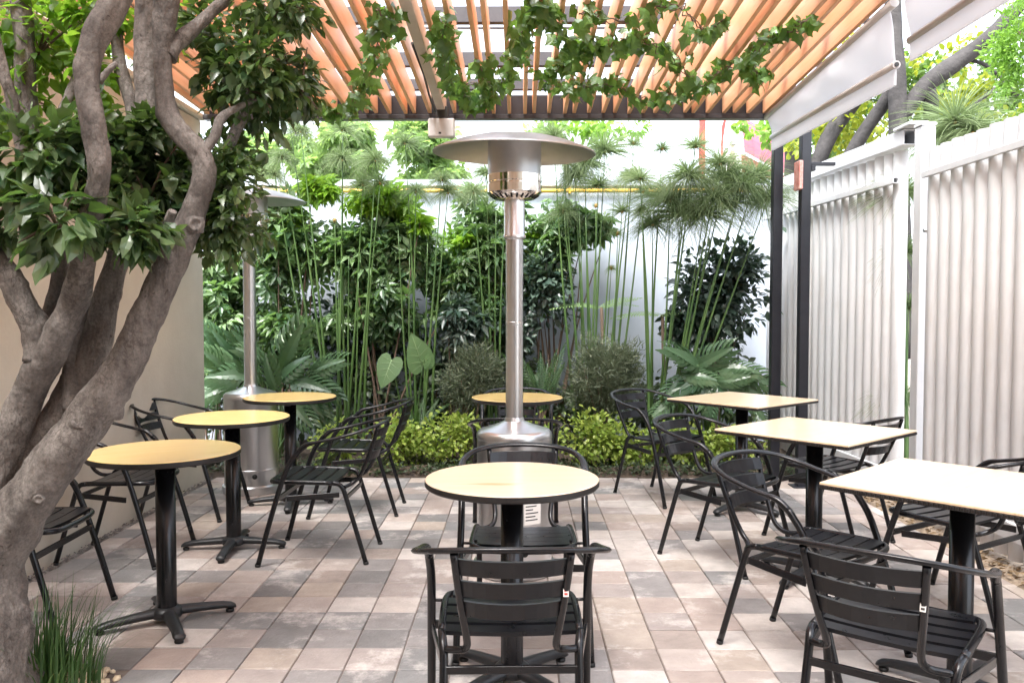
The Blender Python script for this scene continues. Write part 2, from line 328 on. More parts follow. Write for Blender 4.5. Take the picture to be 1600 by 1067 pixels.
# ---- leaf templates (axis +Y, face normal +Z, length 1)
def T_(v, f): return np.array(v, float), f
OVATE = T_([(0,0,0),(.28,.32,.07),(-.28,.32,.07),(.23,.66,.05),(-.23,.66,.05),(0,1,-.10),(0,.32,0),(0,.64,-.02)],
           [(0,1,6),(0,6,2),(6,1,3,7),(2,6,7,4),(7,3,5),(4,7,5)])
RHOMB = T_([(0,0,0),(.2,.45,.06),(0,1,-.08),(-.2,.45,.06)], [(0,1,2),(0,2,3)])
ROUNDL = T_([(0,0,0),(.30,.30,.05),(.26,.72,.04),(0,1,-.05),(-.26,.72,.04),(-.30,.30,.05)], [(0,1,2,3),(0,3,4,5)])
NEEDLE = T_([(-.03,0,0),(.03,0,0),(.0,1,0)], [(0,1,2)])
def ivy_tpl():
    o = [(0,0),(.12,-.10),(.34,-.06),(.42,.16),(.56,.34),(.34,.46),(.22,.62),(.10,.78),(0,1.0),(-.12,.76),(-.24,.60),(-.36,.44),(-.58,.36),(-.40,.14),(-.33,-.08),(-.12,-.10)]
    v = [(0,.32,0)] + [(x,y,-.35*abs(x)**1.5-.12*max(y,0)**2+.03) for x,y in o]
    return T_(v, [(0,i,i+1) for i in range(1,len(o))] + [(0,len(o),1)])
IVY = ivy_tpl()
def palmate(n=7, spread=300, ll=1.0, droop=.35):
    v = []; f = []
    for i in range(n):
        a = R(-spread/2 + spread*i/(n-1)) if n > 1 else 0
        l = ll*(1-.18*abs(i-(n-1)/2)/((n-1)/2)); s_, c_ = math.sin(a), math.cos(a); b = len(v)
        for (x,y,z) in ((0,.12,0),(.19,.55,.03),(0,1,-droop),(-.19,.55,.03)):
            y *= l; v.append((x*c_+y*s_, -x*s_+y*c_, z))
        f += [(b,b+1,b+2),(b,b+2,b+3)]
    return T_(v, f)
PALM7 = palmate()
def frond(nl=16, w=.16, curve=.5):
    v = []; f = []
    for i in range(nl):
        t = (i+.6)/nl; y = t; z = -curve*t*t; l = w*math.sin(math.pi*min(.12+t*.88,1))*1.1+.01
        for sx in (1,-1):
            b = len(v); v += [(0,y-.022,z),(sx*l*.55,y+.012,z+.01),(sx*l,y+.05,z-.03),(sx*l*.5,y+.045,z)]; f.append((b,b+1,b+2,b+3) if sx>0 else (b+3,b+2,b+1,b))
    b = len(v)
    for i in range(7):
        t = i/6; v += [(-.006,t,-curve*t*t+.003),(.006,t,-curve*t*t+.003)]
    for i in range(6): f.append((b+2*i,b+2*i+1,b+2*i+3,b+2*i+2))
    return T_(v, f)
def unit(a): return a/np.maximum(np.linalg.norm(a, axis=-1, keepdims=True), 1e-9)
def inst_mesh(name, tpl, P, A, Nn, S, mats, mi=None, rnd=None):
    """one mesh holding many leaves"""
    tv, tf = tpl; P = np.asarray(P,float); A = unit(np.asarray(A,float)); Nn = np.asarray(Nn,float)
    Nn = unit(Nn - A*(Nn*A).sum(1,keepdims=True)); X = np.cross(A, Nn); n = len(P); nv = len(tv)
    S = np.broadcast_to(np.asarray(S,float), (n,)) if np.ndim(S) < 2 else S
    V = P[:,None] + S[:,None,None]*(tv[None,:,0:1]*X[:,None] + tv[None,:,1:2]*A[:,None] + tv[None,:,2:3]*Nn[:,None])
    me = bpy.data.meshes.new(name)
    ls = np.array([len(f) for f in tf]); lv = np.concatenate([np.array(f) for f in tf])
    me.vertices.add(n*nv); me.vertices.foreach_set('co', V.reshape(-1).astype(np.float32))
    me.loops.add(n*len(lv)); me.loops.foreach_set('vertex_index', (lv[None]+np.arange(n)[:,None]*nv).reshape(-1).astype(np.int32))
    tot = np.tile(ls, n); st = np.concatenate([[0], np.cumsum(tot)[:-1]])
    me.polygons.add(len(tot)); me.polygons.foreach_set('loop_start', st.astype(np.int32)); me.polygons.foreach_set('loop_total', tot.astype(np.int32))
    if not isinstance(mats, (list,tuple)): mats = [mats]
    for m in mats: me.materials.append(m)
    if mi is not None: me.polygons.foreach_set('material_index', np.repeat(mi, len(tf)).astype(np.int32))
    me.update(calc_edges=True)
    at_ = me.attributes.new('lv', 'FLOAT', 'FACE')
    r_ = rng.random(n) if rnd is None else rnd
    at_.data.foreach_set('value', np.repeat(r_, len(tf)).astype(np.float32))
    me.validate(); return me
def tpl_mesh(name, tpl, m, smooth=False):
    me = bpy.data.meshes.new(name); me.from_pydata([tuple(v) for v in tpl[0]], [], [list(f) for f in tpl[1]]); me.materials.append(m)
    if smooth: me.polygons.foreach_set('use_smooth', [True]*len(me.polygons))
    me.update(); return me
def basis(P, A, Nn, s):
    A = Vector(A).normalized(); Nn = Vector(Nn); Nn = (Nn - A*Nn.dot(A)).normalized(); X = A.cross(Nn)
    return Matrix(((X.x*s,A.x*s,Nn.x*s,P[0]),(X.y*s,A.y*s,Nn.y*s,P[1]),(X.z*s,A.z*s,Nn.z*s,P[2]),(0,0,0,1)))
def blob(c, r, n, k=14, tight=.42, hollow=.55):
    """points and outward directions: leaves gathered in k clumps over an ellipsoid"""
    c = np.array(c,float); r = np.array(r,float)*np.ones(3)
    sc = unit(rng.normal(size=(k,3))); sc *= (hollow+(1-hollow)*rng.random((k,1)))
    idx = rng.integers(0,k,n); off = unit(rng.normal(size=(n,3)))*(rng.random((n,1))**.5)*tight
    q = sc[idx]*.8+off; P = c + q*r
    D = unit(off*1.0 + sc[idx]*.6 + rng.normal(size=(n,3))*.35)
    return P, D

# ============================================================ THE SETTING
g = MB().add([(-150,-150,-.05),(150,-150,-.05),(150,150,-.05),(-150,150,-.05)], [(0,1,2,3)]).build('ground', M['ground']); tag(g, kind='structure')
# --- paved patio
X0, X1, Y0P, Y1P = -2.40, 2.42, -1.4, 6.70
PX, PY = -.053, .124
pav = MB().box(X0,X1,Y0P,Y1P,-.048,-.008).build('paving', M['joint']); tag(pav, kind='structure')
TB = (-1.45, 3.12)                                     # the tree bed: x below, y below
tiles = []
ix0 = math.floor((X0-PX)/.2); iy0 = math.floor((Y0P-PY)/.2)
for i in range(ix0, ix0+27):
    for j in range(iy0, iy0+43):
        a, b = PX+i*.2, PY+j*.2
        x0, x1, y0, y1 = max(a,X0), min(a+.2,X1), max(b,Y0P), min(b+.2,Y1P)
        if x1-x0 < .03 or y1-y0 < .03: continue
        if (x0+x1)/2 < TB[0] and .9 < (y0+y1)/2 < TB[1]: continue
        cx, cy = (x0+x1)/2, (y0+y1)/2
        vis = cy > 2.95 and abs(cx+.0075*cy) < .61*cy
        full = (x1-x0) > .199 and (y1-y0) > .199
        tiles.append((cy if vis else 99, i, j, x0, x1, y0, y1, full))
tiles.sort()
tmesh = {}
def paver_mb(w_, h_):
    return MB().bbox(-w_/2+.0024, w_/2-.0024, -h_/2+.0024, h_/2-.0024, -.03, 0, .003)
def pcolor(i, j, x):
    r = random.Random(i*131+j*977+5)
    wts = [8,7,9,5,12,11,11,6,7,4] if x < -.2 else [11,11,10,9,5,3.5,9,9,7,8]  # left side leans to dark pavers, putting its dimmer light into the colour
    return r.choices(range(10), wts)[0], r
rest = MB(); nt_ = 0
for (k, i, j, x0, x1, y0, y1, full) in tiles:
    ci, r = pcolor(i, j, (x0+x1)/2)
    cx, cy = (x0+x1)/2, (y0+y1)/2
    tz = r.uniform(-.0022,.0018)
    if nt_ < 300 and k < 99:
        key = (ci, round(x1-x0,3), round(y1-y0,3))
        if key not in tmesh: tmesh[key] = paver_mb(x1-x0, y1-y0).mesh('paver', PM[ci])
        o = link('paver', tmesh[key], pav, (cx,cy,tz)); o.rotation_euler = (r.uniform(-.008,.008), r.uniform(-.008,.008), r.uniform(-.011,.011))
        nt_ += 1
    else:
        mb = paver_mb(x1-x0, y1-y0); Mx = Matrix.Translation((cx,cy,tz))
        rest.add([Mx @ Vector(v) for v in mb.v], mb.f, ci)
ro = rest.build('far_pavers', PM, pav); tag(ro, kind='stuff')
# --- planting bed, soil strips
def mound(name, x0, x1, y0, y1, z, amp, m, nx=40, ny=20):
    vs = []; fs = []
    for j in range(ny+1):
        for i in range(nx+1):
            x = x0+(x1-x0)*i/nx; y = y0+(y1-y0)*j/ny; e = min(i,nx-i,j,ny-j); e = min(1,e/1.5)
            vs.append((x,y,z+e*(amp*.5+amp*random.random())))
    for j in range(ny):
        for i in range(nx): a = j*(nx+1)+i; fs.append((a,a+1,a+nx+2,a+nx+1))
    o = MB().add(vs, fs, 0, True).build(name, m); tag(o, kind='structure'); return o
mound('planting_bed', -5.0, 2.9, 6.705, 8.42, -.01, .05, M['soil'], 80, 22)
mound('soil_strip', 2.425, 2.95, -1.4, 6.70, -.012, .03, M['dry_soil'], 8, 120)
mound('tree_bed', -2.40, TB[0]-.01, .92, TB[1]-.004, -.03, .02, M['soil'], 16, 30)
mound('gravel_strip', -2.47, -2.402, -1.4, 6.70, -.02, .012, M['gravel'], 3, 200)
def pebbles(name, pts, r0, r1, m):
    base = np.array([(0,0,1),(.9,0,.2),(.3,.85,.2),(-.75,.5,.2),(-.75,-.5,.2),(.3,-.85,.2),(.6,.45,-.6),(-.3,.7,-.6),(-.8,0,-.6),(-.3,-.7,-.6),(.6,-.45,-.6)])
    fs = [(0,1,2),(0,2,3),(0,3,4),(0,4,5),(0,5,1),(1,6,2),(2,6,7),(2,7,3),(3,7,8),(3,8,4),(4,8,9),(4,9,5),(5,9,10),(5,10,1),(1,10,6)]
    n = len(pts); a = rng.random(n)*6.28
    A = np.stack([np.cos(a),np.sin(a),rng.normal(size=n)*.15],1); me = inst_mesh(name, (base*np.array([.8,1,.55]),fs), pts, A, np.tile([0,0,1.],(n,1))+rng.normal(size=(n,3))*.2, r0+(r1-r0)*rng.random(n), m)
    me.polygons.foreach_set('use_smooth', [True]*len(me.polygons))
    return link(name, me)
pp = np.stack([rng.uniform(-1.78,-1.47,150), rng.uniform(2.72,3.10,150), rng.uniform(-.01,.008,150)],1)
tag(pebbles('pebbles', pp, .014, .03, M['pebble']), 'cream pebbles scattered round the grass by the tree', 'pebbles', kind='stuff')
pp = np.stack([rng.uniform(-2.46,-2.405,700), rng.uniform(1,6.7,700), rng.uniform(-.008,.006,700)],1)
tag(pebbles('gravel', pp, .005, .013, M['gravel']), 'small grey gravel along the foot of the tan wall', 'gravel', kind='stuff')
n = 900; lp = np.stack([rng.uniform(2.43,2.6,n), rng.uniform(2.6,6.6,n), rng.uniform(.005,.025,n)],1)
a = rng.random(n)*6.28
o = link('leaf_litter', inst_mesh('leaf_litter', RHOMB, lp, np.stack([np.cos(a),np.sin(a),rng.normal(size=n)*.3],1), np.tile([0,0,1.],(n,1))+rng.normal(size=(n,3))*.4, rng.uniform(.02,.06,n), M['litter']))
tag(o, 'dry brown leaf litter on the soil below the white fence', 'leaf litter', kind='stuff')

# --- tan stucco wall on the left
sw = empty('stucco_wall', (-2.47, 6.67, 0)); tag(sw, 'tan stucco wall behind the round tables and the tree', 'wall')
MB().bbox(-.30, 0, -9.5, 0, -.04, 2.80, .012).build('wall_body', M['stucco'], sw)
MB().bbox(-.33, .03, -9.5, .03, 2.801, 2.85, .01).build('coping', M['stucco'], sw)
# --- unseen house wall assumed behind the camera, added to darken reflections and shade the front
hw = empty('shade_wall', (0,-1.62,0)); tag(hw, 'unseen house wall added behind the camera to shade the patio', 'wall')
MB().bbox(-4.2,4.2,-.25,0,-.04,3.3,.01).build('wall_body', M['stucco'], hw)
MB().bbox(-1.0,1.0,.001,.05,0,2.3,.006).build('door', M['post'], hw)
# --- white garden wall at the back with a yellow pipe
bw = empty('garden_wall', (0, 8.42, 0)); tag(bw, 'cool white garden wall behind the planting bed', 'wall')
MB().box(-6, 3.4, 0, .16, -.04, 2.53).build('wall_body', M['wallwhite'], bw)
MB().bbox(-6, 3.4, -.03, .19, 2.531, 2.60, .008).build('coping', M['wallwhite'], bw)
yp = MB().tube([(-5.9,8.375,2.485),(-2,8.375,2.487),(0,8.375,2.485),(3.3,8.375,2.488)], .019, 10)
for x in (-4,-2.5,-1,.5,2): yp.box(x-.012,x+.012,8.352,8.4198,2.462,2.51)
tag(yp.build('gas_pipe', M['yellow']), 'thin yellow pipe along the top of the white back wall', 'pipe')

# ============================================================ PERGOLA
def ptop(y): return 2.835 + (6.68-y)*.042          # underside of the slats; the roof falls away from the camera
pg = empty('pergola', (0, 6.7, 0)); tag(pg, 'pergola of orange cedar slats on dark steel beams', 'pergola')
PARI = pg.matrix_world
def pgl(o): o.parent = pg; o.location = Vector(o.location)-Vector((0,6.7,0)); return o
SL0, SL1 = -1.55, 6.62  # slats carried back over the camera, unseen, to filter sun off the front
slope = -math.atan(.042)
LEN = SL1-SL0
slat_me = [MB().bbox(-.0135,.0135,-LEN/2,LEN/2,0,h,.0025).mesh('slat', M['cedar']) for h in (.155,.105)]
xs = []; x = -2.40; k = 0
while x < 1.89:
    xs.append((x,k%3)); x += (.072,.112,.122)[k%3]; k += 1
ymid = (SL0+SL1)/2
for (x,kk) in xs:
    if -.63 < x < -.545: continue
    o = link('slat', slat_me[0 if kk != 1 else 0], None, (x+random.uniform(-.006,.006), ymid, ptop(ymid)+random.uniform(-.004,.004))); o.rotation_euler = (slope,random.uniform(-.02,.02),random.uniform(-.0012,.0012)); pgl(o)
o = MB().bbox(-.032,.032,-LEN/2,LEN/2,-.01,.11,.004).build('rafter', M['rail_pale'], None, (-.585,ymid,ptop(ymid))); o.rotation_euler = (slope,0,0); pgl(o)
o['label'] = 'pale grey rafter among the orange slats'
def xbeam(y, z0, z1, w_=.05, x0=-2.44, x1=2.10): pgl(MB().bbox(x0,x1,-w_/2,w_/2,0,z1-z0,.004).build('cross_beam', M['beam'], None, (0,y,z0)))
for y in (6.0, 5.2, 4.4, 3.6, 2.8, 2.0, 1.2, .4, -.4, -1.2): xbeam(y, ptop(y)+.157, ptop(y)+.255)
for y in (5.6, 4.8): 
    pgl(MB().bbox(-2.44,2.10,-.008,.008,0,.014,.002).build('wire_rod', M['beam'], None, (0,y,ptop(y)+.27)))
xbeam(6.665, 2.80, 2.835, .085, -2.44, 2.06); xbeam(6.668, 2.8355, 2.985, .06, -2.44, 2.06); xbeam(6.55, ptop(6.55)+.157, ptop(6.55)+.24)
# side rail beam on the right, posts
for x in (2.0,): 
    o = MB().bbox(-.03,.03,-LEN/2-.02,LEN/2-.02,0,.10,.004).build('side_beam', M['beam'], None, (x,ymid,ptop(ymid)+.24)); o.rotation_euler = (slope,0,0); pgl(o)
pgl(MB().bbox(-.037,.037,-.037,.037,0,2.80,.004).build('corner_post', M['post'], None, (2.005,6.66,0)))
# separate gate post with a card sign
gp = empty('steel_post', (*wc(2.18,6.38),0)); tag(gp, 'slim dark steel post between the square tables and the white fence', 'post')
MB().bbox(-.036,.036,-.036,.036,0,2.86,.004).build('post_shaft', M['post'], gp)
MB().bbox(.037,.22,-.02,.02,2.40,2.425,.003).bbox(.037,.07,-.03,.03,2.36,2.399,.003).build('bracket', M['post'], gp)
MB().bbox(-.075,.075,-.075,.075,-.002,.008,.002).build('base_plate', M['post'], gp)
cs = MB().bbox(-.066,-.037,-.075,.05,2.22,2.43,.004).build('card_sign', M['pinksign']); cs.location = gp.location
tag(cs, 'small pink and red plate fixed to the dark steel post', 'sign')
# grey box lamp hanging below the pale rafter
fl = empty('flood_lamp', (-.58, 6.5, 2.70)); tag(fl, 'light grey box lamp hanging under the far edge of the pergola', 'lamp')
MB().bbox(-.10,.10,-.05,.03,-.07,.068,.008).build('housing', M['box'], fl)
MB().bbox(-.045,.05,-.035,.02,.0685,.16,.006).build('bracket', M['ink'], fl)
MB().tube([(-.05,-.005,.12),(-.06,-.35,.17),(-.045,-.8,.185),(-.05,-1.4,.21)], .008, 8).build('cable', M['ink'], fl)
MB().bbox(-.02,.0,-.052,-.05,-.05,-.035,.0005).build('switch', M['ink'], fl)

# --- awnings rolled down a little along the right side
def awning(y0, y1, zt0, zt1, zb0, zb1, x, label):
    t = empty('side_awning', (x,y0,zb0)); tag(t, label, 'awning', 'white side awnings')
    nx, nz = 46, 10; vs = []; fs = []
    ph = random.uniform(0,6)
    for side in (0,1):
        for j in range(nz+1):
            for i in range(nx+1):
                u = i/nx; v = j/nz; y = y0+(y1-y0)*u
                zt = zt0+(zt1-zt0)*u; zb = zb0+(zb1-zb0)*u
                z = zt+(zb-zt)*v
                off = .012*math.sin(u*23+ph+v*2)*v*(1-v)*3 + .02*math.sin(u*7+ph)*v*(1-v)*2 + .035*v*v
                vs.append((off+side*.004, y-y0, z-zb0))
    for s_ in (0,1):
        b = s_*(nx+1)*(nz+1)
        for j in range(nz):
            for i in range(nx):
                a = b+j*(nx+1)+i; q = (a,a+1,a+nx+2,a+nx+1); fs.append(q if s_ else q[::-1])
    MB().add(vs, fs, 0, True).build('cloth', M['fabric'], t)
    L = y1-y0
    MB().tube([(.037,-.01,-.006),(.037,L+.01,zb1-zb0-.006)], .021, 12).build('bottom_bar', M['awn_tube'], t)
    MB().bbox(.030,.044,0,L,-.11,-.02,.002,mat=Matrix.Rotation(math.atan((zb1-zb0)/L),4,'X')).build('valance', M['fabric'], t)
    MB().tube([(.004,-.05,zt0-zb0+.02),(.004,L+.05,zt1-zb0+.02)], .024, 14).build('roller', M['awn_tube'], t)
    MB().tube([(.037,-.016,-.006),(.037,-.0105,-.006)], .012, 10).build('end_cap', M['ink'], t)
awning(4.45, 6.58, 2.875, 2.79, 2.60, 2.655, 1.905, 'white rolled side awning at the far end above the dark post')
awning(2.2, 4.28, 2.96, 2.88, 2.67, 2.675, 1.905, 'white rolled side awning nearest the camera at upper right')

# ============================================================ WHITE FENCES
PITCHF = .131
def fslat_mesh(h):
    mb = MB(); vs = []; n = 10
    for z in (0,h):
        for k in range(n+1):
            a = math.pi*k/n; vs.append((-.058*math.sin(a)**.95, -PITCHF/2*math.cos(a)*.985, z))
        for k in range(n,-1,-1):
            a = math.pi*k/n; vs.append((-.058*math.sin(a)**.95*.9+.006, -PITCHF/2*math.cos(a)*.985, z))
    m_ = 2*(n+1); fs = [(k,(k+1)%m_,m_+(k+1)%m_,m_+k)[::-1] for k in range(m_)]
    mb.add(vs, fs, 0, True); mb.f.append(list(range(m_,2*m_))); mb.mi.append(0); mb.sm.append(False)
    me = mb.mesh('slat', M['fence']); me.set_sharp_from_angle(angle=R(50)); return me
def fence(y0, n, x0, dx, z0, z1, label):
    t = empty('slat_fence', (x0,y0,0), math.atan2(-dx,1)); tag(t, label, 'fence', 'white slat fences on the right')
    me = fslat_mesh(z1-z0)
    for i in range(n):
        o = link('slat', me, t, (0, (i+.5)*PITCHF, z0+random.uniform(-.004,.004)))
    return t, n*PITCHF
nf, L = fence(2.6, 21, 2.62, -.012, .05, 2.33, 'near white slat fence with an uneven top, beside the square tables')
MB().bbox(-.084,-.060,0,L,2.15,2.19,.003).build('rail', M['fence_tube'], nf)
MB().bbox(-.088,-.060,0,L,.16,.25,.003).build('rail', M['fence_tube'], nf)
MB().bbox(-.03,.03,L+.005,L+.025,.05,2.33,.003).build('end_post', M['fence_tube'], nf)
MB().tube([(-.045,L+.03,1.83),(-.02,L+.03,1.83)],.012,8).build('bolt', M['steel_dull'], nf)
ff, L2 = fence(5.80, 19, 2.625, -.072, .04, 2.41, 'far white slat fence under a square tube, beyond the dark post')
# upper square tube, open at its end
def sqtube(mb, x0, x1, y0, y1, z0, z1, t=.006):
    mb.bbox(x0,x1,y0+.004,y1,z0,z0+t,.001).bbox(x0,x1,y0+.004,y1,z1-t,z1,.001).box(x0,x0+t,y0+.004,y1,z0+t,z1-t).box(x1-t,x1,y0+.004,y1,z0+t,z1-t)
    return mb
sqtube(MB(), -.085,.025, -.10, L2, 2.425, 2.525).build('top_tube', M['fence_tube'], ff)
MB().box(-.077,.017,.25,.252,2.433,2.517).build('tube_shade', M['dark_hole'], ff)  # black sheet in the tube mouth, its inner shade put in as colour
sqtube(MB(), -.099,-.061, .0, L2, 2.185, 2.225, .004).build('rail', M['fence_tube'], ff)
MB().box(-.094,-.066,.12,.122,2.19,2.22).build('tube_shade', M['dark_hole'], ff)
MB().bbox(-.088,-.060,0,L2,.16,.24,.003).build('rail', M['fence_tube'], ff)
fp = empty('fence_post', (2.60,5.51,0)); tag(fp, 'white square post in the gap between the two white fences', 'post')
MB().bbox(-.045,.045,-.05,.05,-.03,2.50,.004).build('post_shaft', M['fence_tube'], fp)
MB().bbox(-.075,.05,.055,.30,2.53,2.55,.003).bbox(-.05,.05,-.055,.0545,2.501,2.52,.003).build('cap_plate', M['fence_tube'], fp)

# ============================================================ CHAIRS
def make_chair():
    t = empty('bistro_chair'); B = M['black']; rr = .0135
    half = [(.238,.075,.555),(.244,.045,.605),(.25,.0,.640),(.256,-.06,.655),(.262,-.14,.672),(.252,-.235,.697),(.205,-.315,.720),(.115,-.358,.733),(0,-.372,.737)]
    path = half[1:] + [(-x,y,z) for (x,y,z) in reversed(half[1:-1])]
    el = lambda t_,a: 1/math.sqrt((math.cos(a)/(1-.38*min(1,max(0,(min(t_,1-t_)-.05)/.08))))**2+(math.sin(a)/(1+.22*min(1,max(0,(min(t_,1-t_)-.05)/.08))))**2)
    MB().tube(spline(path,4), rr, 12, flat=el).build('arm_rail', B, t)
    for s in (-1,1):
        lg = MB().tube(spline([(s*.255,.262,.012),(s*.249,.19,.27),(s*.243,.115,.50),(s*.2445,.058,.59),(s*.2443,.043,.607)],4), rr, 10).build('front_leg', B, t)
        MB().tube([(s*.256,.2655,0),(s*.2552,.2635,.014)], .0148, 10).build('glide', M['rubber'], lg)
        # seat side tube running back and bending down into the rear leg
        lg = MB().tube(spline([(s*.196,-.115,.430),(s*.192,-.150,.422),(s*.188,-.170,.398),(s*.187,-.185,.355),(s*.188,-.235,.19),(s*.190,-.288,.012)],4), .0125, 10).build('rear_leg', B, t)
        MB().tube([(s*.190,-.2915,0),(s*.190,-.288,.014)], .0138, 10).build('glide', M['rubber'], lg)
        MB().tube(spline([(s*.150,-.350,.722),(s*.140,-.318,.62),(s*.128,-.278,.52),(s*.120,-.244,.452),(s*.127,-.212,.421),(s*.150,-.190,.409),(s*.180,-.176,.405)],4), .0105, 10).build('back_support', B, t)
        MB().tube([(s*.197,.14,.432),(s*.246,.14,.434)], .0055, 8).build('side_bolt', B, t)
        MB().bbox(-.004,.004,-.135,.135,-.014,.014,.0015, mat=Matrix.Translation((s*.217,-.02,.362))@Matrix.Rotation(s*R(-9),4,'Z')@Matrix.Rotation(R(-3),4,'X')).build('side_brace', B, t)
    fr = [(.196,-.115,.430),(.200,.05,.433),(.198,.155,.434),(.180,.200,.432),(.130,.222,.428),(0,.228,.426)]
    fr = fr + [(-x,y,z) for (x,y,z) in reversed(fr[:-1])]
    MB().tube(spline(fr,4), .0125, 10).build('seat_frame', B, t)
    MB().bbox(-.187,.187,-.006,.006,-.011,.011,.001, mat=Matrix.Translation((0,-.188,.352))).build('rear_crossbar', B, t)
    MB().bbox(-.246,.246,-.006,.006,-.013,.013,.001, mat=Matrix.Translation((0,.172,.345))).build('front_crossbar', B, t)
    def curved(w0, dep, y, z, h, th, bow, tilt):
        """slat along x, bowed; cross-section th x h"""
        vs = []; n = 8
        for i in range(n+1):
            u = -1+2*i/n; x_ = u*w0; o_ = bow*(1-u*u)
            for (a,b) in ((-th/2,-h/2),(th/2,-h/2),(th/2,h/2),(-th/2,h/2)):
                if dep: vs.append((x_, y+a+o_+b*tilt, z+b))
                else: vs.append((x_, y+b, z+a+o_))
        fs = []
        for i in range(n):
            for k_ in range(4): fs.append((i*4+k_, i*4+(k_+1)%4, (i+1)*4+(k_+1)%4, (i+1)*4+k_))
        fs += [(3,2,1,0), tuple(n*4+k_ for k_ in range(4))]
        return MB().add(vs, fs, 0)
    for (z,w0,y) in ((.684,.143,-.331),(.622,.137,-.311),(.560,.130,-.287)):
        curved(w0, True, y, z, .046, .012, -.034, -.36).build('back_slat', M['slat_black'], t)
    for k_ in range(5):
        y = .172-.066*k_
        curved(.190 if k_ else .178, False, y, .441-.003*k_, .053, .012, -.006, 0).build('seat_slat', M['slat_black'], t)
    return t
proto = make_chair()
CH = [ # x(camera frame), depth, turn, label
 (-.005,2.50,1.5,'black slatted armchair in front, centre, its back to the camera'),
 (.045,3.42,180,'black armchair between the nearest round table and the centre heater, facing the camera'),
 (.02,5.03,0,'black armchair half hidden behind the centre steel heater'),
 (.035,6.08,180,'black armchair beyond the far centre round table, against the shrubs'),
 (1.10,2.41,-37,'black armchair at lower right, its back turned, before the nearest square table'),
 (1.17,3.28,-139,'black armchair left of the nearest square table, seen from the side'),
 (1.15,4.55,-134,'black armchair left of the middle square table'),
 (1.075,6.03,-143,'black armchair left of the farthest square table, beside the golden shrubs'),
 (1.98,3.75,33,'black armchair behind the nearest square table, backed against the near white fence'),
 (1.86,4.95,38,'black armchair behind the middle square table, in front of the far white fence'),
 (-1.05,4.63,88,'black armchair right of the middle round table on the left, facing left'),
 (-1.035,5.64,90,'black armchair right of the farthest round table on the left, facing left'),
 (-2.09,5.58,-93,'black armchair by the end of the tan wall near the left heater'),
 (-2.10,4.60,-91,'black armchair against the tan wall behind the nearest left round table'),
 (-2.10,3.63,-88,'black armchair cut by the tree trunk at lower left')]
chairs = []
for i,(x,d,a,l) in enumerate(CH):
    o = proto if i == 0 else copy_tree(proto)
    X,Y = wc(x,d); o.location = (X,Y,0); o.rotation_euler = (0,0,R(a)); chairs.append(o)
    tag(o, l, 'chair', 'black slatted bistro armchairs')
def sticker(ch, red):
    s = MB().bbox(-.007,.007,-.0014,.0,-.011,.011,.0003, mat=Matrix.Translation((.1385,-.3265,.613))@Matrix.Rotation(R(-17),4,'X')).build('sticker', M['sticker'], ch)
    m_ = M['sticker_red'] if red else M['ink']
    MB().box(-.0045,.0015,-.0018,-.00145,.002,.008, mat=Matrix.Translation((.1385,-.3265,.613))@Matrix.Rotation(R(-17),4,'X')).box(-.0045,.0045,-.0018,-.00145,-.007,-.001, mat=Matrix.Translation((.1385,-.3265,.613))@Matrix.Rotation(R(-17),4,'X')).build('print', m_, s)
sticker(chairs[0], True); sticker(chairs[4], False)

# ============================================================ TABLES
def table_base(t, a0):
    MB().lathe([(0,.055),(.04,.055),(.0405,.06),(.0405,.700),(.0,.700)], 28).build('column', M['black'], t)
    MB().lathe([(0,.03),(.06,.03),(.066,.04),(.062,.062),(.044,.075),(.0,.075)], 24).build('base_hub', M['cast'], t)
    prof = [(.045,.050,.032,.022),(.11,.046,.029,.020),(.18,.041,.026,.018),(.235,.036,.024,.016),(.27,.029,.026,.014),(.285,.024,.020,.009)]
    for k in range(4):
        vs = []; fs = []; n = 8
        for (r_,zc,hw,hh) in prof:
            for j in range(n):
                a = 2*math.pi*j/n; vs.append((r_, hw*math.cos(a), zc+hh*math.sin(a)))
        for i in range(len(prof)-1):
            for j in range(n): fs.append((i*n+j,i*n+(j+1)%n,(i+1)*n+(j+1)%n,(i+1)*n+j))
        fs.append(tuple(range((len(prof)-1)*n,len(prof)*n)))
        mb = MB().add(vs, fs, 0, True)
        f_ = mb.build('base_foot', M['cast'], t); f_.rotation_euler = (0,0,a0+k*math.pi/2)
        MB().lathe([(0,0),(.016,0),(.018,.004),(.018,.012),(.009,.014),(.008,.02),(0,.02)], 12, c=(.262,0,0)).build('glide', M['rubber'], f_)
    for k in range(2):
        o = MB().bbox(-.21,.21,-.022,.022,.7005-.0005*0,.714+.0*k,.003).build('top_bracket', M['cast'], t); o.rotation_euler = (0,0,a0+k*math.pi/2); o.location = (0,0,-.0008*k)
def round_table(x, d, a0, label, r=.31, tm='oak_round'):
    X,Y = wc(x,d); t = empty('round_table', (X,Y,0)); tag(t, label, 'table', 'round bistro tables')
    table_base(t, R(a0))
    tp = MB().lathe([(0,.7425),(r-.0035,.7425),(r-.0015,.7415),(r-.0005,.7395)], 72, smooth=False)
    tp.build('table_top', M[tm], t).rotation_euler = (0,0,R(18)+random.uniform(-.4,.4))
    sharp(MB().lathe([(r-.001,.7394),(r+.0005,.738),(r+.001,.722),(r-.004,.7165),(0,.7165)], 72).build('edge_band', M['edge'], t))
RT = [(-1.478,3.60,32,'round yellow table nearest the tree on the left'),
      (-1.556,4.715,4,'middle of the three round yellow tables along the left wall'),
      (-1.515,5.79,10,'farthest left round yellow table, beside the left heater'),
      (.0,3.02,45,'round light-paled table at centre, behind the front chair',.31,'oak_lit'),
      (.035,5.76,45,'small looking round table behind the centre heater pole')]
for a in RT: round_table(*a)
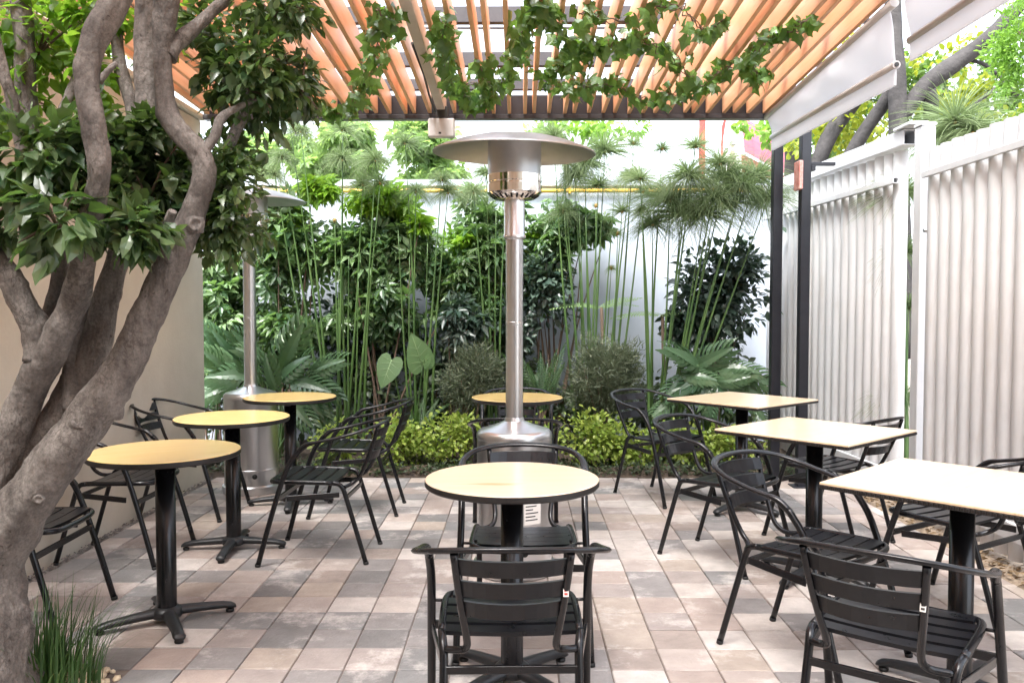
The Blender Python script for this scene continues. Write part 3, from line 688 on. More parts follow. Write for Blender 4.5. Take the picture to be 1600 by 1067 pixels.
def square_table(x, d, rz, label, h=.35):
    X,Y = wc(x,d); t = empty('square_table', (X,Y,0), R(rz)); tag(t, label, 'table', 'square tables along the fence')
    table_base(t, R(0))
    MB().bbox(-h,h,-h,h,.7335,.7425,.0015).build('table_top', M['oak_square'], t)
    eb = MB().bbox(-h+.001,h-.001,-h+.001,h-.001,.7185,.7334,.002)
    e = eb.build('edge_band', M['edge'], t)
    bd = MB()
    n = 46
    for i in range(n):                       # beaded trim round the edge
        u = -h+.006+(2*h-.012)*i/(n-1)
        for (cx,cy,vx) in ((u,-h,0),(u,h,0),(-h,u,1),(h,u,1)):
            if vx: bd.bbox(cx-.003,cx+.003,cy-.0045,cy+.0045,.721,.732,.0015)
            else: bd.bbox(cx-.0045,cx+.0045,cy-.003,cy+.003,.721,.732,.0015)
    tag(bd.build('beaded_trim', M['edge'], t), kind='stuff')
square_table(1.565, 2.93, 44, 'nearest square pale table cut by the right picture edge')
square_table(1.51, 4.22, 42, 'middle square pale table on the right')
square_table(1.53, 5.64, 41, 'farthest square pale table, close to the planting bed')

# ============================================================ PATIO HEATERS
def heater(x, d, label, rz=0, sticker_on=False):
    X,Y = wc(x,d); t = empty('patio_heater', (X,Y,0), rz); tag(t, label, 'heater', 'steel patio heaters')
    dr = sharp(MB().lathe([(.0,.005),(.205,.005),(.208,.02),(.208,.055),(.194,.06),(.191,.065),(.191,.17),(.193,.173),(.193,.181),(.191,.184),(.191,.685),(.1935,.688),(.1935,.70),(.190,.715),(.178,.728),(.172,.730),(.10,.752),(.052,.772),(.047,.79),(.0,.79)], 64).build('tank_housing', M['steel'], t), 30)
    MB().lathe([(0,-.0),(.018,0),(.018,.004),(0,.004)], 20).build('vent_hole', M['dark_hole'], dr).matrix_local = Matrix.Translation((.052,-.188,.14))@Matrix.Rotation(R(90)-.0,4,'X')@Matrix.Rotation(R(15),4,'Y')
    if sticker_on:
        n = 8; vs = []; 
        for i in range(n+1):
            a = R(-75)+R(28)*i/n
            for z in (.28,.46): vs.append((.1922*math.cos(a), .1922*math.sin(a), z))
        s = MB().add(vs, [(2*i,2*i+2,2*i+3,2*i+1) for i in range(n)]).build('warning_label', M['sticker'], dr)
        mb = MB()
        for r_ in range(6):                       # lines of small print
            a = R(-73); a2 = a+R((20,16,21,12,18,9)[r_]); z = .30+r_*.017
            for k in range(6):
                b1, b2 = a+(a2-a)*k/6, a+(a2-a)*(k+1)/6
                mb.add([(.1926*math.cos(b1),.1926*math.sin(b1),z),(.1926*math.cos(b2),.1926*math.sin(b2),z),(.1926*math.cos(b2),.1926*math.sin(b2),z+.006),(.1926*math.cos(b1),.1926*math.sin(b1),z+.006)], [(0,1,2,3)])
        mb.build('print', M['ink'], s)
    sharp(MB().lathe([(.044,.785),(.044,1.26),(.0455,1.262),(.0455,1.275),(.044,1.277),(.044,1.69),(.050,1.695),(.056,1.70),(.056,1.715),(.053,1.722),(.053,1.915),(.0,1.915)], 32).build('pole', M['steel'], t), 30)
    mb = MB()
    for k in range(3):
        a = R(100+120*k); mb.lathe([(0,0),(.006,0),(.006,.006),(0,.006)], 8, c=(.056*math.cos(a),.056*math.sin(a),1.705))
    mb.build('bolts', M['chrome'], t)
    hb = sharp(MB().lathe([(.056,1.886),(.095,1.893),(.128,1.913),(.139,1.925),(.139,1.965),(.1365,1.968),(.1365,1.975),(.139,1.978),(.139,2.012),(.134,2.014)], 48).build('burner_ring', M['chrome'], t), 30)
    for k in range(26):
        a = 2*math.pi*k/26
        MB_ = MB().bbox(-.016,.016,-.0048,.0048,-.001,.0012,.0004)
        if k == 0: slot = MB_.mesh('vent_slot', M['dark_hole'])
        o = link('vent_slot', slot, hb); o.matrix_local = Matrix.Rotation(a,4,'Z')@Matrix.Translation((.112,0,1.9025))@Matrix.Rotation(R(-31.5),4,'Y')
    sharp(MB().lathe([(.134,2.010),(.1345,2.185),(.13,2.19),(0,2.19)], 48).build('burner_screen', M['steel_dull'], t), 30)
    R0 = .408
    prof = [(0,2.232),(.06,2.2315),(.13,2.226),(.22,2.208),(.30,2.181),(.37,2.150),(.40,2.133),(R0,2.127),(R0+.003,2.122),(R0,2.118),(.395,2.127),(.365,2.145),(.295,2.176),(.215,2.203),(.13,2.221),(0,2.2265)]
    rf = sharp(MB().lathe([(r_,(z-2.2)*.82-.012) for r_,z in prof], 72).build('reflector', M['steel_dull'], t, (0,0,2.2)), 60); rf.rotation_euler = (R(1.2),R(1.2),0)
    MB().lathe([(0,2.214),(.012,2.214),(.012,2.224),(.0,2.227)], 12).build('top_nut', M['chrome'], t)
    return t
heater(.012, 4.33, 'steel patio heater standing in the centre of the patio', 0, True)
heater(-1.915, 6.22, 'steel patio heater on the left, partly behind the tree crown', R(8))

# ============================================================ THE FICUS TREE ON THE LEFT
TD = 2.78                                   # its distance; limbs lean a little in and out
ft = empty('ficus_tree', at(-20,1140,2.75)); ft.location.z = 0; tag(ft, 'many-limbed grey ficus tree with dark glossy leaves, standing front left', 'tree')
FO = Vector(ft.location)
def limb(name, pts, m=M['bark'], seg=22, lump=.09, sub=9):
    """pts: photo x, y, radius in px, distance"""
    P = []
    for (px,py,r,d) in pts:
        q = at(px,py,d); P.append((q.x,q.y,q.z,r*d/F))
    S = spline(P, sub); ph = [random.uniform(0,6.3) for _ in range(4)]
    fl = lambda t,a: 1+lump*(.55*math.sin(2*a+t*9+ph[0])+.45*math.sin(3*a-t*13+ph[1])+.4*math.sin(a+t*21+ph[2])) + lump*.35*math.sin(5*a+t*31+ph[3])
    mb = MB().tube([Vector(p[:3])-FO for p in S], [max(p[3],.002) for p in S], seg, flat=fl)
    nb = len(S)
    for i in range(nb):
        c = Vector(S[i][:3])-FO; r = max(S[i][3],.002)
        for k in range(seg):
            v = Vector(mb.v[i*seg+k]); w_ = v+FO
            dd = .13*noise.noise(w_*9)+.09*noise.noise(w_*22+Vector((5,1,2)))+.05*noise.noise(w_*48)
            rd = noise.noise(w_*15+Vector((31,7,3)))
            if rd > .48: dd += (rd-.48)*.9
            mb.v[i*seg+k] = tuple(c+(v-c)*(1+dd*min(1,.03/r+.55)))
    return mb.build(name, m, ft)
limb('trunk', [(-45,1200,104,2.75),(-42,1080,92,2.76),(-40,1000,84,2.77),(-42,930,75,2.78),(-46,870,70,2.78),(-40,815,64,2.78),(-30,770,50,2.78)], sub=7)
limb('limb', [(-50,905,58,2.78),(-10,848,50,2.78),(22,808,43,2.78),(60,758,38,2.78),(104,699,36,2.77),(142,650,35,2.77),(169,612,34,2.77),(196,567,29,2.77),(217,522,26,2.77),(246,458,24,2.78),(274,400,22,2.79),(299,338,19,2.80),(318,275,17,2.80),(308,235,16,2.80),(276,200,16,2.80),(260,160,15,2.81),(254,90,15,2.82),(256,40,18,2.83),(262,-30,20,2.83)])
limb('limb', [(-40,860,52,2.80),(-12,765,38,2.82),(14,690,29,2.83),(38,632,26,2.83),(58,588,25,2.82),(88,532,24,2.80),(112,475,21,2.78),(128,418,18,2.68),(146,338,18,2.60),(155,262,17,2.56),(146,201,18,2.56),(136,131,19,2.57),(147,66,21,2.6),(178,5,22,2.64),(200,-50,22,2.66)])
limb('limb', [(0,770,34,2.86),(52,700,25,2.88),(88,652,21,2.90),(122,600,25,2.92),(152,525,23,2.92),(168,462,20,2.93),(185,400,18,2.95),(205,330,17,2.98),(222,260,16,3.0),(232,190,16,3.02),(228,95,17,3.05),(230,0,17,3.06),(226,-40,17,3.06)])
limb('limb', [(64,560,24,2.81),(56,515,22,2.80),(34,470,20,2.78),(10,425,19,2.76),(-20,380,18,2.75),(-60,290,16,2.75),(-80,200,15,2.75)])
limb('limb', [(68,585,16,2.86),(72,530,14,2.88),(80,485,13,2.9),(95,425,12,2.92),(92,350,12,2.95),(60,260,13,3.0),(42,170,16,3.05),(38,60,15,3.08),(30,-30,15,3.1)])
limb('limb', [(112,640,14,2.87),(112,575,13,2.89),(122,520,12,2.92),(135,470,9,2.95)])
limb('limb', [(34,240,9,2.9),(24,180,9,2.88),(8,120,9,2.86),(-8,60,9,2.86),(-20,0,8,2.86)], seg=10)
limb('branch', [(205,330,13,3.05),(214,230,13,3.1),(205,165,11,3.14),(190,110,10,3.18),(183,60,9,3.2),(190,-20,8,3.2)], seg=10)
limb('branch', [(262,90,15,2.83),(278,66,13,2.86),(302,46,11,2.9),(330,20,10,2.94),(362,-10,9,2.98)], seg=10)
limb('branch', [(316,240,9,2.80),(334,215,8,2.83),(346,185,7,2.87),(368,170,6,2.9),(400,155,4,2.95)], seg=8)
limb('branch', [(357,235,8,3.0),(368,205,9,3.0),(380,180,8,3.0),(385,130,6,3.0)], seg=8)
limb('branch', [(268,410,12,2.76),(258,382,10,2.74),(262,350,8,2.72),(270,330,6,2.70)], seg=8)
limb('branch', [(155,128,6,2.72),(168,112,5,2.74),(180,100,4,2.78)], seg=8)
limb('branch', [(60,240,8,3.0),(100,170,8,3.02),(128,100,8,3.05),(150,40,7,3.08)], seg=8)
def knot(px, py, d, r):
    c = at(px,py,d); n_ = (Vector((0,0,HC))-c).normalized(); n_ = (n_+Vector((random.uniform(-.3,.3),0,random.uniform(-.2,.3)))).normalized()
    q = n_.to_track_quat('Z','Y').to_matrix().to_4x4(); mb = MB().lathe([(r*1.6,-r*.7),(r*1.25,-.15*r),(r*1.0,r*.05),(r*.78,r*.0),(r*.5,-r*.25),(0,-r*.35)], 16); mb.v = [tuple(Vector(v)*(1+.25*noise.noise(Vector(v)*60+Vector((px,py,0))))) for v in mb.v]
    mb.v = [tuple(Matrix.Translation(c-FO)@q@Vector(v)) for v in mb.v]; mb.build('knot', M['bark'], ft)
for (px,py,d,r) in ((126,655,2.705,.026),(306,350,2.76,.020),(62,545,2.765,.010),(60,780,2.70,.012),(18,760,2.74,.010)): knot(px,py,d,r)

CL = [ # px, py, d, rx, ry px, rd m, leaves, size, clumps, material key
 (388,112,3.0,96,96,.20,1000,.056,30,0),(430,12,3.05,85,46,.18,420,.054,16,0),(330,60,3.1,60,60,.16,330,.052,12,0),(470,130,3.05,36,70,.12,240,.05,9,0),
 (360,325,2.98,68,112,.17,1150,.050,30,0),(330,255,3.02,55,50,.15,320,.05,12,0),
 (228,290,2.88,72,96,.14,520,.074,20,0),(268,330,2.95,58,66,.10,300,.062,14,0),(205,360,2.66,70,46,.10,240,.076,12,0),(225,215,2.92,55,50,.12,200,.07,9,0),
 (62,250,2.74,84,96,.14,340,.082,17,0),(92,345,2.52,58,62,.10,150,.09,10,0),(18,300,2.70,50,90,.14,170,.08,9,0),(150,240,2.88,80,80,.12,280,.07,12,0),
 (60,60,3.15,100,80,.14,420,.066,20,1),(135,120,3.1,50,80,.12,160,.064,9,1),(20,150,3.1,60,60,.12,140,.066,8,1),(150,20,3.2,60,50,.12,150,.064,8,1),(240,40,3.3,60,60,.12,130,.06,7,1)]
PP=[];DD=[];SS=[];YG=[]
for (px,py,d,rx,ry,rd,n,sz,k,_) in CL:
    c = at(px,py,d); q = d/F
    P,D = blob(c, (rx*q,rd,ry*q), n, k, .40, .5); PP.append(P); DD.append(D); SS.append(sz*rng.uniform(.65,1.15,n)); YG.append(np.full(n,_))
PP=np.concatenate(PP); DD=np.concatenate(DD); SS=np.concatenate(SS); YG=np.concatenate(YG)
AX = unit(DD + np.array([0,0,-.35]) + rng.normal(size=DD.shape)*.25)
NN = unit(np.cross(np.cross(AX, [0,0,1.0]), AX)*1.0 + DD*.4 + rng.normal(size=DD.shape)*.45)
# leaves that face the camera and show largest become leaves of their own
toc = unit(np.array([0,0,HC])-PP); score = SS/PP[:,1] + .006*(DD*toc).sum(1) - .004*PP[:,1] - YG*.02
order = np.argsort(-score); own = order[:290]; rest_i = order[290:]
def bend(tpl, curl, twist, wid=1.0):
    v = tpl[0].copy(); v[:,2] += -curl*v[:,1]**2 + twist*v[:,0]*v[:,1]; v[:,0] *= wid; return (v, tpl[1])
FV = [bend(OVATE,c_,t_,w_) for c_,t_,w_ in ((0,0,1),(.3,.25,.85),(.15,-.4,1.15),(-.2,.2,.7))]
lm = [tpl_mesh('leaf', f_, M['ficus1']) for f_ in FV]
for i in own:
    o = link('leaf', lm[i%4], ft); o.matrix_local = basis(PP[i]-np.array(FO), AX[i], NN[i], SS[i])
for k in range(4):
    r_i = rest_i[k::4]
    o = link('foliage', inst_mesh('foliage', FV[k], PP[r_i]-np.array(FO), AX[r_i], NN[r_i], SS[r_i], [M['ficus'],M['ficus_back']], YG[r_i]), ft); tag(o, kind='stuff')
# twigs inside the crown
mb = MB()
for (px,py,d,rx,ry,rd,n,sz,k,_) in CL:
    c = at(px,py,d)-FO; q = d/F
    for _k in range(7):
        e = c+Vector((random.uniform(-1,1)*rx*q*.8, random.uniform(-1,1)*rd*.8, random.uniform(-1,1)*ry*q*.8)); b_ = c+Vector((0,0,-ry*q*.3))
        mb.tube([b_, (b_+e)/2+Vector((0,0,.02)), e], [.006,.004,.002], 5)
tag(mb.build('twigs', M['twig'], ft), kind='stuff')

# grass tuft at its foot
gt = empty('grass_tuft', (0,0,0)); gc = onz(85,1062,0); gt.location = (gc.x-.02, gc.y-.06, -.01)
tag(gt, 'tuft of long thin green grass at the foot of the ficus', 'grass')
mb = MB(); n = 420; V=[];Fc=[];rv=[]
for i in range(n):
    a = random.uniform(0,6.28); r0 = random.random()**.5*.17; l = random.uniform(.18,.42); ln = random.uniform(.05,.75); b = len(V)
    p0 = Vector((math.cos(a)*r0*1.25, math.sin(a)*r0, 0)); out = Vector((math.cos(a+random.uniform(-.6,.6)), math.sin(a+random.uniform(-.6,.6)),0)); sd_ = Vector((-out.y,out.x,0))*random.uniform(.0028,.0058)
    for k in range(6):
        t_ = k/5; p = p0+Vector((0,0,l*(t_-ln*.45*t_**2.2)))+out*(l*ln*t_**1.7*.8); wd = sd_*(1-t_*.95); V += [p-wd,p+wd]
    for k in range(5): Fc.append((b+2*k,b+2*k+1,b+2*k+3,b+2*k+2)); rv.append(i/n)
me = bpy.data.meshes.new('blades'); me.from_pydata([tuple(v) for v in V],[],Fc); me.materials.append(M['grass'])
av = me.attributes.new('lv','FLOAT','FACE'); av.data.foreach_set('value', rv); tag(link('blades', me, gt), kind='stuff')

# ============================================================ IVY GARLANDS ON THE PERGOLA
def bent(tpl, curl, twist, wid=1.0):
    v = tpl[0].copy(); v[:,2] += -curl*v[:,1]**2 + twist*v[:,0]*v[:,1]; v[:,0] *= wid; return (v, tpl[1])
ivm = [tpl_mesh('leaf', bent(IVY,c_,t_,w_), M['ivy']) for c_,t_,w_ in ((0,0,1),(.35,.3,.9),(.15,-.5,1.1),(-.2,.2,.8))]
def garland(pts, per, sz, label, drop=.05):
    P = []
    for (px,py) in pts:
        z = ptop(5.2)-drop
        for _ in range(4): q = onz(px,py,z); z = ptop(q.y)-drop
        P.append(tuple(q))
    S = [Vector(p) for p in spline(P, 8)]
    t = empty('ivy_garland', S[0]); tag(t, label, 'ivy', 'ivy garlands hanging under the pergola slats'); O = Vector(S[0])
    MB().tube([s_-O+Vector((0,0,random.uniform(-.015,.015))) for s_ in S], .0035, 5).build('stem', M['twig'], t)
    MB().tube([s_-O+Vector((.03*math.sin(k_*.9),.03*math.cos(k_*.7),.02*math.sin(k_*1.3))) for k_,s_ in enumerate(S)], .003, 5).build('stem', M['twig'], t)
    L_ = sum((S[i+1]-S[i]).length for i in range(len(S)-1)); n = min(int(L_*per*.85), 290)
    for i in range(n):
        u = random.random()*(len(S)-1.001); k = int(u); p = S[k].lerp(S[k+1], u-k)
        p = p + Vector((random.gauss(0,.035), random.gauss(0,.05), random.gauss(.01,.03)))
        ax = Vector((random.gauss(0,.6), random.gauss(-.15,.6), random.uniform(-1.1,.1))); nn = Vector((random.gauss(0,.6), random.gauss(-.8,.5), random.gauss(.3,.5)))
        o = link('leaf', random.choice(ivm), t); o.matrix_local = basis(p-O, ax, nn, sz*random.choice((.55,.75,.9,1.0,1.15))*random.uniform(.9,1.1))
garland([(478,168),(510,176),(545,172),(565,140),(582,95),(592,60),(606,40),(590,14)], 110, .078, 'ivy garland at the left end of the pergola beside the ficus crown')
garland([(700,30),(690,62),(694,100),(712,135),(728,152),(745,165),(760,140),(752,105)], 125, .078, 'ivy garland hanging above the grey box lamp')
garland([(728,130),(770,140),(800,100),(812,58),(830,20),(862,22),(880,60),(905,92),(870,110),(846,128)], 110, .08, 'ivy garland above the centre heater')
garland([(860,130),(900,140),(940,132),(975,142),(1010,158),(1045,150),(1078,130),(1060,98),(1020,72),(980,62),(940,78),(905,64)], 120, .08, 'ivy garland right of the centre heater, thickest of the ivy')
garland([(1060,152),(1100,132),(1130,108),(1172,104),(1190,124),(1170,90),(1205,62),(1235,48),(1262,30)], 100, .078, 'ivy garland reaching up toward the white awning')
garland([(905,20),(945,30),(1000,34),(1035,8),(1070,18),(1100,48),(1130,34)], 60, .08, 'sparse ivy garland at the top edge of the picture')

# ============================================================ PLANTING BED
def plant_root(name, px, Y, label, cat, group=None):
    p = at(px,700,Y); t = empty(name, (p.x,Y,0)); tag(t, label, cat, group); return t, Vector((p.x,Y,0))
def shrub(name, px, Y, blobs, tpl, m, label, cat='shrub', group=None, stems=6, stem_m='twig', sag=-.2, lime=None, upn=.8):
    t, O = plant_root(name, px, Y, label, cat, group)
    Ps=[];Ds=[];Ss=[];Mi=[]
    for bl in blobs:
        (bx,by,rx,ry,rd,n,sz,k) = bl[:8]; mi = bl[8] if len(bl) > 8 else 0
        c = at(bx,by,Y+(bl[9] if len(bl) > 9 else 0)); q = Y/F; P,D = blob(c, (rx*q,rd,ry*q), n, k, .46, .35); Ps.append(P);Ds.append(D);Ss.append(sz*rng.uniform(.6,1.2,n));Mi.append(np.full(n,mi))
    P=np.concatenate(Ps);D=np.concatenate(Ds);S=np.concatenate(Ss);Mi=np.concatenate(Mi)
    keep = P[:,2] > .03; P,D,S,Mi = P[keep],D[keep],S[keep],Mi[keep]
    keep = P[:,1] < 8.36 if Y < 8.4 else P[:,1] > 8.7; P,D,S,Mi = P[keep],D[keep],S[keep],Mi[keep]
    A = unit(D+np.array([0,-.1,sag])+rng.normal(size=D.shape)*.3); Nn = unit(D*.35+np.array([0,-.25,upn])+rng.normal(size=D.shape)*.4)
    ms = [m]+([lime] if lime else [])
    tag(link('foliage', inst_mesh('foliage', tpl, P-np.array(O), A, Nn, S, ms, Mi), t), kind='stuff')
    for k in range(stems):
        e = Vector(P[random.randrange(len(P))])-O; b = Vector((random.uniform(-.08,.08), random.uniform(-.06,.06), 0)); mid = (b+e)/2+Vector((random.uniform(-.06,.06),0,random.uniform(0,.1)))
        pts = spline([tuple(b)+(1,),tuple(mid)+(.7,),tuple(e)+(.25,)],4); r0 = .012 if e.z > .8 else .006
        MB().tube([p[:3] for p in pts], [p[3]*r0 for p in pts], 6).build('stem', M[stem_m], t)
    return t
SG = 'tall umbrella-leaved shrubs along the back wall'
SC = M['scheff']; LM = M['lime']
shrub('umbrella_shrub', 340, 7.9, [(345,470,62,105,.32,420,.14,22),(330,560,50,50,.25,160,.14,9),(370,400,60,50,.25,150,.13,9)], PALM7, SC, 'dark umbrella-leaved shrub beside the end of the tan wall', group=SG)
shrub('umbrella_shrub', 450, 7.8, [(450,395,75,85,.30,430,.14,20),(470,500,75,60,.3,240,.14,10),(500,300,46,24,.2,80,.135,7,1),(425,330,50,26,.2,70,.13,7,1),(440,352,42,14,.2,30,.13,5,1)], PALM7, SC, 'umbrella-leaved shrub with lime young tops right of the left heater', group=SG, lime=LM)
shrub('umbrella_shrub', 600, 7.85, [(600,400,88,70,.32,500,.145,22),(590,480,80,60,.28,240,.14,12),(600,318,80,22,.24,150,.135,12,1),(660,345,30,22,.2,40,.13,5,1),(700,430,50,60,.2,160,.13,8)], PALM7, SC, 'umbrella-leaved shrub with a wide lime top left of the centre heater', group=SG, lime=LM)
shrub('umbrella_shrub', 760, 8.0, [(765,380,60,90,.25,330,.13,16),(740,460,70,70,.25,240,.13,12),(715,375,30,20,.2,36,.13,5,1)], PALM7, SC, 'umbrella-leaved shrub behind the centre heater pole', group=SG, lime=LM)
shrub('umbrella_shrub', 720, 7.62, [(722,505,40,36,.2,120,.14,9)], PALM7, M['darkshrub'], 'low grey-green umbrella-leaved shrub left of the heater pole', group=SG, stems=4)
shrub('umbrella_shrub', 860, 8.05, [(855,400,55,105,.22,330,.12,16),(915,345,40,55,.18,150,.12,9),(845,380,22,18,.15,26,.13,4,1)], PALM7, SC, 'umbrella-leaved shrub just right of the centre heater pole', group=SG, lime=LM)
shrub('glossy_shrub', 850, 7.95, [(845,455,60,62,.25,900,.085,20),(800,520,50,50,.2,400,.085,10)], OVATE, M['darkshrub'], 'dark leathery shrub right of the heater pole, behind the reeds', stems=6)
shrub('glossy_shrub', 1115, 7.75, [(1112,455,82,92,.34,1500,.098,34),(1150,420,45,60,.25,420,.095,12),(1080,500,50,45,.25,380,.095,10),(1215,345,9,14,.06,10,.09,2)], OVATE, M['darkshrub'], 'big dark leathery shrub at the right end of the bed', stems=8)
shrub('glossy_shrub', 580, 8.1, [(560,520,110,90,.2,900,.09,26),(400,540,90,80,.2,500,.09,14),(690,560,70,70,.2,420,.09,12)], OVATE, M['darkshrub'], 'dark leafy undergrowth behind the reeds on the left', stems=8)
for (px,l) in ((330,'beside the end of the tan wall'),(440,'behind the left heater'),(560,'behind the left reeds'),(680,'left of the heater pole'),(800,'right behind the heater pole'),(900,'behind the larger grey-green bush'),(1010,'under the tall papyrus'),(1120,'below the big dark shrub')):
    shrub('low_shrub', px, 8.0, [(px,625,75,62,.25,520,.085,18),(px,560,60,45,.2,240,.085,10)] if px < 850 or px > 1080 else [(px,640,75,60,.25,520,.085,18)], OVATE, M['cover'], 'dark low shrub '+l, group='dark low shrubs under the taller plants', stems=3)
GS = 'grey-green rounded bushes'
for (px,py,rx,ry,n,l) in ((738,590,52,56,5200,'smaller rounded grey-green bush left of the heater pole'),(945,585,70,70,9000,'larger rounded grey-green bush right of the heater pole')):
    t, O = plant_root('rounded_bush', px, 7.42, l, 'shrub', GS); c = np.array(at(px,py,7.42)); q = 7.42/F
    P,D = blob(c,(rx*q,.3,ry*q),n,60,.34,.62); P[:,2]=np.maximum(P[:,2],.05)
    A = unit(D+rng.normal(size=D.shape)*.5+np.array([0,0,.35])); k_ = rng.normal(size=D.shape)
    tag(link('foliage', inst_mesh('foliage', (NEEDLE[0]*np.array([2.6,1,1]),NEEDLE[1]), P-np.array(O), A, k_, rng.uniform(.04,.085,n), M['greyshrub']), t), kind='stuff')
    for k in range(7):
        e = Vector(c)-O+Vector((random.uniform(-.2,.2),random.uniform(-.15,.15),random.uniform(-.05,.15))); MB().tube([(random.uniform(-.05,.05),0,0),tuple(e*.5+Vector((0,0,.05))),tuple(e)],[.009,.007,.003],6).build('stem', M['twig'], t)
GG = 'low golden-green shrubs along the bed edge'
gl = ['behind the leftmost pair of chairs','left of the centre heater base, largest','touching the left of the centre heater','just right of the centre heater','below the larger grey-green bush','behind the far left armchair of the square tables','between the square tables and the bed','at the right end of the row']
for (px,py,rx,ry,n),l in zip(((530,690,40,34,240),(632,682,46,44,420),(712,680,44,42,360),(838,685,44,36,300),(925,682,48,40,420),(1000,690,48,40,400),(1085,690,46,38,360),(1150,695,36,34,220)), gl):
    shrub('golden_shrub', px, 7.05+random.uniform(-.04,.06), [(px,py+6,rx*1.35,ry*1.18,.2,int(n*2.3),.046,30),(px+random.uniform(-18,18),py-4,rx*.6,ry*.7,.12,n//2,.046,9)], ROUNDL, M['golden'], 'golden-green leafy shrub '+l, group=GG, stems=7, upn=1.0)
# dark ground cover along the edge of the bed
n = 9000; P = np.stack([rng.uniform(-4.8,2.5,n), 6.74+rng.random(n)**1.3*.40, rng.uniform(.01,.11,n)],1); P[:,2]*= (.7+.5*np.sin(P[:,0]*9)*np.sin(P[:,1]*21+P[:,0]*5))
A = unit(rng.normal(size=(n,3))*np.array([1,1,.4])+np.array([0,-.3,.5])); 
tag(link('ground_cover', inst_mesh('ground_cover', RHOMB, P, A, rng.normal(size=(n,3))*.5+np.array([0,-.3,1]), rng.uniform(.025,.055,n), M['cover'])), 'low dark ground cover along the paving edge', 'ground cover', kind='stuff')

# --- split-leaf philodendrons: one big cut leaf = one part
def philo_tpl(nl=9):
    """pinnately cut leaf: an arched blade with long lobes that curve forward"""
    v = []; f = []
    def zz(x, t): return -.30*t*t+.10*t+.16*abs(x)-.55*x*x
    wb = [.09,.13,.14,.13,.11,.085,.06,.03]
    for i, wv in enumerate(wb):
        t = -.04+1.0*i/7; v += [(-wv,t,zz(wv,t)),(0,t+.02,zz(0,t)-.012),(wv,t,zz(wv,t))]
    for i in range(7):
        a_ = 3*i; f += [(a_,a_+1,a_+4,a_+3),(a_+1,a_+2,a_+5,a_+4)]
    r = random.Random(3)
    for sx in (1,-1):
        for i in range(nl):
            t = (i+.25)/nl; y = -.04+t*.96; wi = wb[min(int(t*7),7)]*.8
            l = .35*math.sin(math.pi*(.20+.72*(1-t)))**.7*r.uniform(.85,1.1)+.03; wd = .034*r.uniform(.75,1.2); a0 = 88-52*t+r.uniform(-5,5); b = len(v); x_, y_ = wi, y
            for k, (st, ww) in enumerate(((0,1.1),(.35,1.15),(.35,.95),(.3,.12))):
                an = R(a0-14*k); x_ += math.sin(an)*l*st; y_ += math.cos(an)*l*st
                nx_, ny_ = -math.cos(an), math.sin(an)
                for sg in (1,-1):
                    px_, py_ = x_+nx_*wd*ww*sg, y_+ny_*wd*ww*sg; v.append((sx*px_, py_, zz(px_,max(t,0))-.10*(k/3)**2+(.012 if sg > 0 else -.012)))
            for k in range(3):
                q = (b+2*k,b+2*k+1,b+2*k+3,b+2*k+2); f.append(q if sx > 0 else q[::-1])
    return T_(v,f)
PHM = tpl_mesh('leaf', philo_tpl(), M['philo'])
def philodendron(px, Y, leaves, label):
    t, O = plant_root('split_leaf_plant', px, Y, label, 'plant', 'split-leaf philodendrons in the bed')
    leaves = [(a_,b_,c_,d_*.82,e_) for (a_,b_,c_,d_,e_) in leaves]+[(a_+random.uniform(-32,32),b_+random.uniform(-12,34),c_+random.uniform(-40,40),d_*.66,e_-.1) for (a_,b_,c_,d_,e_) in leaves]
    for (lx,ly,ang,s,dz) in leaves:        # leaf middle in the photo, direction of its tip in degrees (0 = right, 90 = up), length
        c = at(lx,ly,Y-.10+random.uniform(-.06,.06)); a = R(ang); ax = Vector((math.cos(a), -.45, math.sin(a)*.8+dz)).normalized()
        nn = Vector((random.gauss(0,.25), -.85, random.uniform(.35,.8))); b_ = c-ax*s*.45
        o = link('leaf', PHM, t); o.matrix_local = basis(b_-O, ax, nn, s)
        p0 = Vector((random.uniform(-.06,.06),random.uniform(-.04,.06),.05)); MB().tube([tuple(x_) for x_ in spline([tuple(p0),tuple((p0+(b_-O))/2+Vector((0,0,.12))),tuple(b_-O)],4)], .007, 6).build('petiole', M['papystem'], t)
philodendron(430, 7.35, [(452,548,62,.60,.1),(366,585,165,.52,-.1),(480,598,-5,.50,-.1),(420,585,100,.42,0),(505,570,30,.45,0),(340,560,140,.45,0),(465,640,-40,.45,-.2),(500,640,-60,.40,-.2),(385,540,120,.40,.1)], 'split-leaf philodendron with big glossy leaves right of the left heater')
philodendron(345, 7.55, [(335,600,200,.45,-.1),(355,545,110,.45,.1),(325,520,140,.4,0)], 'split-leaf philodendron behind the left heater by the tan wall')
philodendron(1110, 7.25, [(1110,560,40,.46,0),(1150,575,10,.45,-.1),(1070,555,140,.45,0),(1090,590,200,.40,-.1),(1185,590,-15,.42,-.15),(1130,610,-50,.40,-.2),(1060,600,215,.38,-.1),(1160,615,-40,.38,-.1)], 'split-leaf philodendron below the dark leathery shrub on the right')
